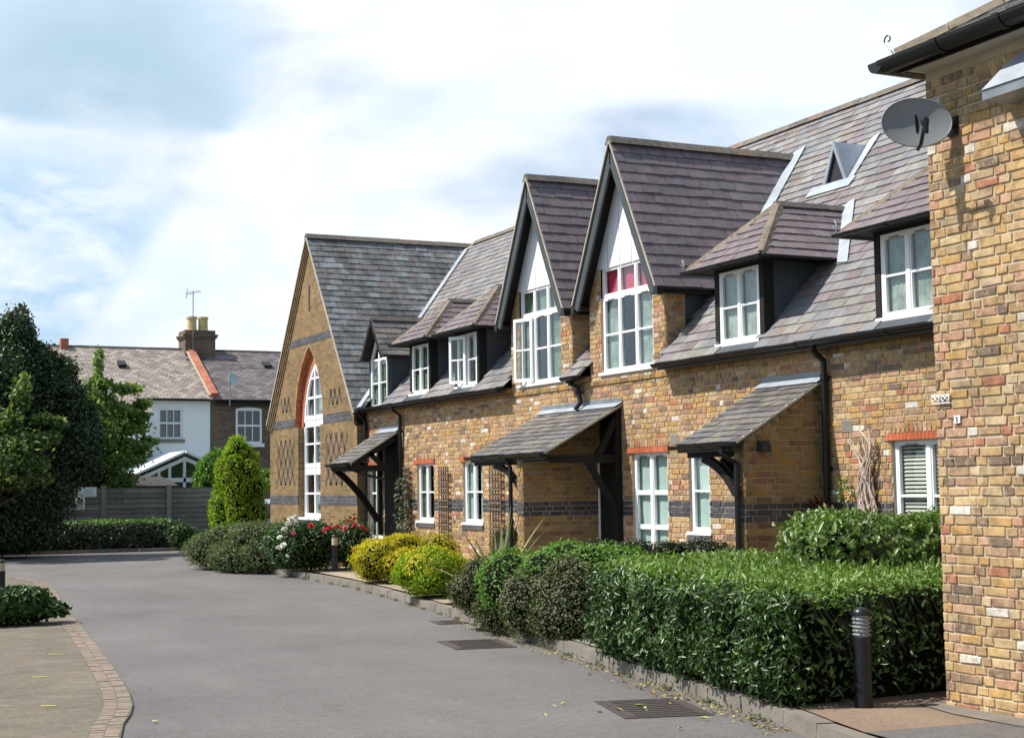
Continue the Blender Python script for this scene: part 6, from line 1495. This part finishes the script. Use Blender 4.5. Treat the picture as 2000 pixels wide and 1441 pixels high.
rt = MB(); ridge_tiles(rt, (4.9, RY, HRZ + .06), (13.72, RY, HRZ + .06), .13, .08, .45); rt.build('ridge_tiles', 'slate_base', ro)
ch = MB(); ch.box(13.55, 14.72, RY - .6, RY + .5, 6.3, 7.62); ch.box(13.46, 14.81, RY - .69, RY + .59, 7.62, 7.70); ch.box(13.50, 14.77, RY - .65, RY + .55, 7.54, 7.619); ch.box(13.55, 14.72, RY - .6, RY + .5, 7.701, 7.86); chm = ch.build('chimney', 'house_brick', wh)
for i, x in enumerate((13.92, 14.36)):
    MB().lathe((x, RY - .1, 7.86), [(.21, 0), (.19, .1), (.18, .46), (.21, .48), (.21, .56), (.15, .56), (.14, .1)], 14).build('chimney_pot', 'yellow_pot', wh, smooth=False)
lf = MB(); lf.box(13.50, 13.55, RY - 1.0, RY - .58, 6.45, 6.75); lf.box(13.54, 14.75, RY - .63, RY - .601, 6.55, 6.72); lf.build('lead_flashing', 'lead_dark', wh)
pw = MB(); sl_ = (HRZ - HEZ)/(RY - HY); y0, y1 = HY - .1, RY - .6
pw.slab([(13.66, y0, HEZ + .02), (13.90, y0, HEZ + .02), (13.90, y1, HEZ + (y1 - HY)*sl_ + .1), (13.66, y1, HEZ + (y1 - HY)*sl_ + .1)], (0, -.46, .88), .20); pw.build('party_wall', 'party_tile', wh)
MB().slab([(13.57, y0, HEZ + .12), (13.655, y0, HEZ + .12), (13.655, y1, HEZ + (y1 - HY)*sl_ + .22), (13.57, y1, HEZ + (y1 - HY)*sl_ + .22)], (0, 0, 1), .02).build('mortar_fillet', 'undercloak', wh)
g = MB(); gutter(g, [(11.2, HY - .24, HEZ - .05), (13.6, HY - .24, HEZ - .05)], .06); gutter(g, [(8.1, HY - 1.5, 4.38), (11.3, HY - 1.5, 4.38)], .06); g.build('gutter', 'black_paint', wh)
MB().tube([(11.0, HY - 1.45, 4.32), (11.02, HY - 1.28, 4.2), (11.02, HY - 1.28, 0)], .055, 8).build('downpipe', 'black_paint', wh)
MB().box(12.0, 12.35, HY - .0, HY + .01, 6.0, 6.01)
p = V((10.95, 56.3, HEZ + 2.3*sl_ + .02)); MB().slab([(p.x - .15, p.y - .1, p.z + .02), (p.x + .15, p.y - .1, p.z + .02), (p.x + .15, p.y + .25, p.z + .2), (p.x - .15, p.y + .25, p.z + .2)], (0, -.46, .88), .12).build('roof_vent', 'ink', wh)
oc = MB(); oc.box(8.98, 9.26, RY - .3, RY + .1, 6.4, 7.42); oc.build('chimney', 'party_tile', wh)
MB().box(7.5, 10.4, HY - 1.26, HY - 1.202, 2.20, 2.34).build('string_course', 'lead_dark', wh)
bh = thing('brown_house', 'dark brown brick house with a white sash window left of the hall', 'house', (15.5, HY, 0))
w_ = MB(); w_.grid((0, HY, 0), (1, 0, 0), (0, 0, 1), [13.661, 14.62, 15.55, 21], [0, 3.42, 4.66, HEZ], [(14.62, 15.55, 3.42, 4.66)]); w_.poly([(21, HY, 0), (21, 62, 0), (21, 62, HEZ), (21, RY, HRZ), (21, HY, HEZ)]); w_.poly([(13.67, 62, 0), (21, 62, 0), (21, 62, HEZ), (13.67, 62, HEZ)]); w_.build('wall', 'house_brick', bh)
sash(bh, 14.60, 15.57, 3.40, 4.66, HY - .01, 'ink'); MB().box(13.665, 13.80, HY - .012, HY - .002, .5, HEZ - .1).build('mossy_quoin', 'grime', bh)
rf = MB(); rf.slab([(13.75, HY - .18, HEZ - .06), (21.1, HY - .18, HEZ - .06), (21.1, RY, HRZ - .02), (13.75, RY, HRZ - .02)], (0, -.46, .88), .04); rf.slab([(13.75, 62.1, HEZ - .06), (21.1, 62.1, HEZ - .06), (21.1, RY, HRZ - .02), (13.75, RY, HRZ - .02)], (0, .46, .88), .04); ro = rf.build('roof', 'house_slate_dark', bh)
rt = MB(); ridge_tiles(rt, (14.73, RY, HRZ + .04), (21.1, RY, HRZ + .04), .13, .08, .45); rt.build('ridge_tiles', 'slate_base', ro)
g = MB(); gutter(g, [(13.8, HY - .24, HEZ - .06), (21, HY - .24, HEZ - .06)], .07); g.box(13.8, 21, HY - .18, HY - .16, HEZ - .22, HEZ - .04); g.build('gutter', 'black_paint', bh)
p = V((16.55, 56.6, HEZ + 2.6*sl_ + .02)); MB().slab([(p.x - .15, p.y - .1, p.z), (p.x + .15, p.y - .1, p.z), (p.x + .15, p.y + .25, p.z + .18), (p.x - .15, p.y + .25, p.z + .18)], (0, -.46, .88), .10).build('roof_vent', 'ink', bh)
ae = thing('tv_aerial', 'thin television aerial on the chimney of the white house', 'aerial', (13.85, RY - .65, 7.5)); m = MB(); ax_, ay_ = 13.82, RY - .72
m.tube([(ax_, ay_, 6.9), (ax_, ay_, 9.35)], .018, 6); m.build('mast', 'dish_grey', ae); m = MB(); m.bar((ax_ - .28, ay_, 9.22), (ax_ + .30, ay_, 9.36), .02, .02)
for k in range(7): x = ax_ - .26 + k*.085; z = 9.225 + k*.021; m.bar((x, ay_ - .16, z - .08), (x, ay_ + .16, z + .08), .012, .012); 
m.bar((ax_ - .26, ay_, 9.05), (ax_ - .22, ay_, 9.42), .02, .02); m.build('antenna', 'dish_grey', ae)
sd2 = thing('satellite_dish', 'small pale satellite dish on a pole against the brown house', 'satellite dish', (14.3, HY - .1, 4.6)); dish(sd2, (14.36, HY - .55, 5.72), (.45, -.8, .3), .21, .21, .04, 'dish_pale' if 'dish_pale' in MATS else 'net')
MB().tube([(14.27, HY - .05, 4.6), (14.27, HY - .45, 4.75), (14.27, HY - .45, 6.15)], .02, 6).build('pole', 'dish_grey', sd2)
# glazed garden room
cg = thing('conservatory', 'white framed conservatory with a glazed gable against the white house', 'conservatory', (11.8, 51, 0)); f = MB(); y = 50.0; xa, xb, xc, zb, za = 10.30, 13.2, 11.80, 2.18, 2.84
def fb(a, b, w=.09, d=.09): f.bar((a[0], y, a[1]), (b[0], y, b[1]), d, w, (0, 0, 1) if abs(a[0] - b[0]) > .01 else (1, 0, 0))
zq = lambda x: za - (za - zb)*abs(x - xc)/(xc - xa)
for x in (10.35, 10.95, 11.30, 11.78, 12.32, 12.68, 13.15): f.box(x - .04, x + .04, y - .04, y + .04, 0, zq(x) if x > 10.9 and x < 12.7 else zb)
f.box(xa, xb, y - .05, y + .05, 2.00, 2.14); f.box(xa, xb, y - .045, y + .045, 1.2, 1.3); f.box(10.95, 11.30, y - .03, y + .03, 1.3, 2.14); f.box(11.75, 11.83, y - .05, y + .05, 1.3, 2.8)
for s in (-1, 1): f.slab([(xc, y - .06, za), (xc + s*(xc - xa), y - .06, zb), (xc + s*(xc - xa), y - .06, zb - .13), (xc, y - .06, za - .13)], (0, 1, 0), .12)
f.box(xa, xb, y - .03, y + .03, 0, .7); f.build('frame', 'white_paint', cg)
r_ = MB()
for s in (-1, 1): r_.slab([(xc, y - .15, za + .12), (xc + s*1.62, y - .15, zb + .05), (xc + s*1.62, HY, zb + .05), (xc, HY, za + .12)], (s*.4, 0, .9), .07)
r_.build('roof', 'white_paint', cg)
MB().poly([(xa, y, .7), (xb, y, .7), (xb, y, zb), (xc, y, za), (xa, y, zb)]).build('pane', 'glass', cg)
st_ = MB()
for k in range(9): st_.box(10.5 + k*.12, 10.63 + k*.12, HY - .012, HY - .003, 2.15 + k*.075, 2.50 + k*.082)
st_.build('stepped_flashing', 'lead_dark', wh)
w_ = MB(); w_.box(10.3, 10.36, y + .05, HY, 0, zb); w_.box(13.14, 13.2, y + .05, HY, 0, zb); w_.build('side_wall', 'white_wall', cg)
sh = thing('garden_shed', 'low garden shed roof of dark felt showing over the concrete fence', 'shed', (9.5, 48.5, 0)); m = MB(); m.box(8.7, 10.9, 47.6, 49.4, 0, 1.86); m.build('wall', 'trellis_wood', sh)
m = MB(); m.slab([(8.5, 47.35, 1.84), (11.0, 47.35, 1.84), (10.7, 48.5, 2.14), (8.7, 48.5, 2.14)], (0, 0, 1), .04); m.slab([(8.5, 49.6, 1.84), (11.0, 49.6, 1.84), (10.7, 48.5, 2.14), (8.7, 48.5, 2.14)], (0, 0, 1), .04); m.build('roof', 'slate_base', sh)

# ================================================================== TREES
def tree(name, label, base, trunk_h, lumps, n, leaf, L_, W_, seed, inner=.35, core=True, sprigs=0, tr=.16, jit=.14, kcore=.72):
    r = np.random.RandomState(seed); t = thing(name, label, 'tree', (base[0], base[1], 0)); m = MB(); bx, by = base
    top = max(lumps, key=lambda q: q[0][2])[0]
    m.tube([(bx, by, -.02), (bx + .03, by, trunk_h*.5), (bx, by, trunk_h), (top[0]*.4 + bx*.6, top[1]*.4 + by*.6, trunk_h + (top[2] - trunk_h)*.6), tuple(top)], [tr, tr*.8, tr*.65, tr*.35, tr*.1], 10)
    for c, rad in lumps[:14]: m.tube([(bx, by, trunk_h*.9), ((bx + c[0])/2, (by + c[1])/2, (trunk_h + c[2])/2 - .1), tuple(c)], [tr*.4, tr*.25, tr*.08], 6)
    m.build('trunk', 'bark', t)
    lm = []
    for c, rad in lumps:
        c = np.array(c, float); rad = np.array(rad, float) if not isinstance(rad, (int, float)) else np.array([rad]*3, float); lm.append((c, rad*.8))
        for i in range(9):
            d = r.normal(size=3); d /= np.linalg.norm(d); k = .30 + .22*r.rand(); lm.append((c + d*rad*(1 - k*.55), rad*k))
    P, N = lump_points(lm, n, r, jit, .15, inner*.4); N = N/np.linalg.norm(N, axis=1, keepdims=True) + r.normal(size=P.shape)*.7
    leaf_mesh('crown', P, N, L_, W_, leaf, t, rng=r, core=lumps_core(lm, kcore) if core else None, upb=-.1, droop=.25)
    return t
tree('dark_tree', 'tall dense dark tree filling the left edge behind the road end', (4.4, 42.2), 1.6,
  [((4.3, 42, 2.2), (2.2, 1.9, 2.2)), ((4.9, 42, 4.3), (1.3, 1.4, 1.3)), ((5.35, 42.1, 5.8), (.50, .6, .85)), ((5.3, 42.0, 5.1), (.9, .8, .75)), ((6.1, 42.0, 4.75), (.75, .8, .72)), ((6.5, 42, 3.9), (.85, .9, .85)), ((6.6, 41.9, 3.0), (.90, .9, .85)), ((5.4, 42, 1.3), (1.2, .9, 1.1)), ((7.0, 42.1, 2.8), (.62, .7, .6)), ((5.3, 41.6, 1.0), (1.0, .7, .9)), ((7.2, 42.3, 3.3), (.45, .5, .45)), ((5.8, 42.2, 5.45), (.34, .4, .40)), ((6.85, 42.1, 4.35), (.34, .4, .30)), ((7.3, 42.1, 2.35), (.40, .4, .28)), ((6.45, 42.1, 5.1), (.3, .3, .22)), ((7.0, 42.2, 3.8), (.5, .5, .45)), ((4.6, 42.1, 5.6), (.5, .5, .5))],
  130000, 'leaf_tree_dark', .11, .065, 51, jit=.26, kcore=.6)
tree('maple_tree', 'light green loose branched maple between dark tree and white house', (8.0, 47.0), 1.6,
  [((8.25, 47, 3.3), (.9, .8, .8)), ((8.3, 47, 4.3), (.6, .5, .45)), ((8.42, 47, 5.6), (.13, .2, .40)), ((8.45, 47, 5.0), (.34, .3, .22)), ((9.2, 47, 4.2), (.55, .4, .20)), ((9.45, 47, 3.65), (.50, .4, .18)), ((9.25, 47, 4.85), (.42, .35, .15)), ((8.9, 47, 2.6), (.7, .6, .35)), ((9.35, 47, 3.1), (.66, .5, .24)), ((9.95, 47, 3.25), (.26, .3, .09)), ((9.75, 47, 4.4), (.22, .3, .12)), ((8.7, 47, 3.8), (.5, .4, .3)), ((9.7, 47, 4.0), (.26, .3, .12)), ((9.0, 47, 2.0), (.55, .4, .25)), ((9.5, 47, 2.7), (.3, .3, .14))],
  20000, 'leaf_tree_light', .12, .085, 52, core=False, jit=.45)
tree('pale_tree', 'pale leaved branches in front of the dark tree at the left edge', (4.0, 39.6), 1.2,
  [((4.31, 39.6, 2.51), (0.82, 0.82, 0.58)), ((5.07, 39.6, 2.8), (0.58, 0.58, 0.3)), ((5.53, 39.6, 3.03), (0.4, 0.47, 0.19)), ((4.95, 39.6, 3.56), (0.3, 0.35, 0.23)), ((5.18, 39.6, 4.08), (0.21, 0.35, 0.26)), ((5.24, 39.6, 4.43), (0.12, 0.23, 0.23)), ((5.77, 39.6, 3.61), (0.26, 0.35, 0.09)), ((5.94, 39.6, 3.15), (0.19, 0.35, 0.09)), ((5.42, 39.6, 2.39), (0.42, 0.47, 0.19)), ((6.17, 39.6, 3.5), (0.12, 0.23, 0.09)), ((4.95, 39.6, 1.98), (0.41, 0.47, 0.16)), ((5.77, 39.6, 2.04), (0.14, 0.23, 0.09))],
  4600, 'leaf_tree_pale', .15, .085, 53, core=False, jit=.55)
bush('understorey_shrub', 'black shaded undergrowth at the foot of the dark tree', 'shrub', (4.4, 43.0, .7), (2.1, .6, .8), 14000, 'leaf_tree_dark', .12, .08, 54, lumps=16, size=.4)
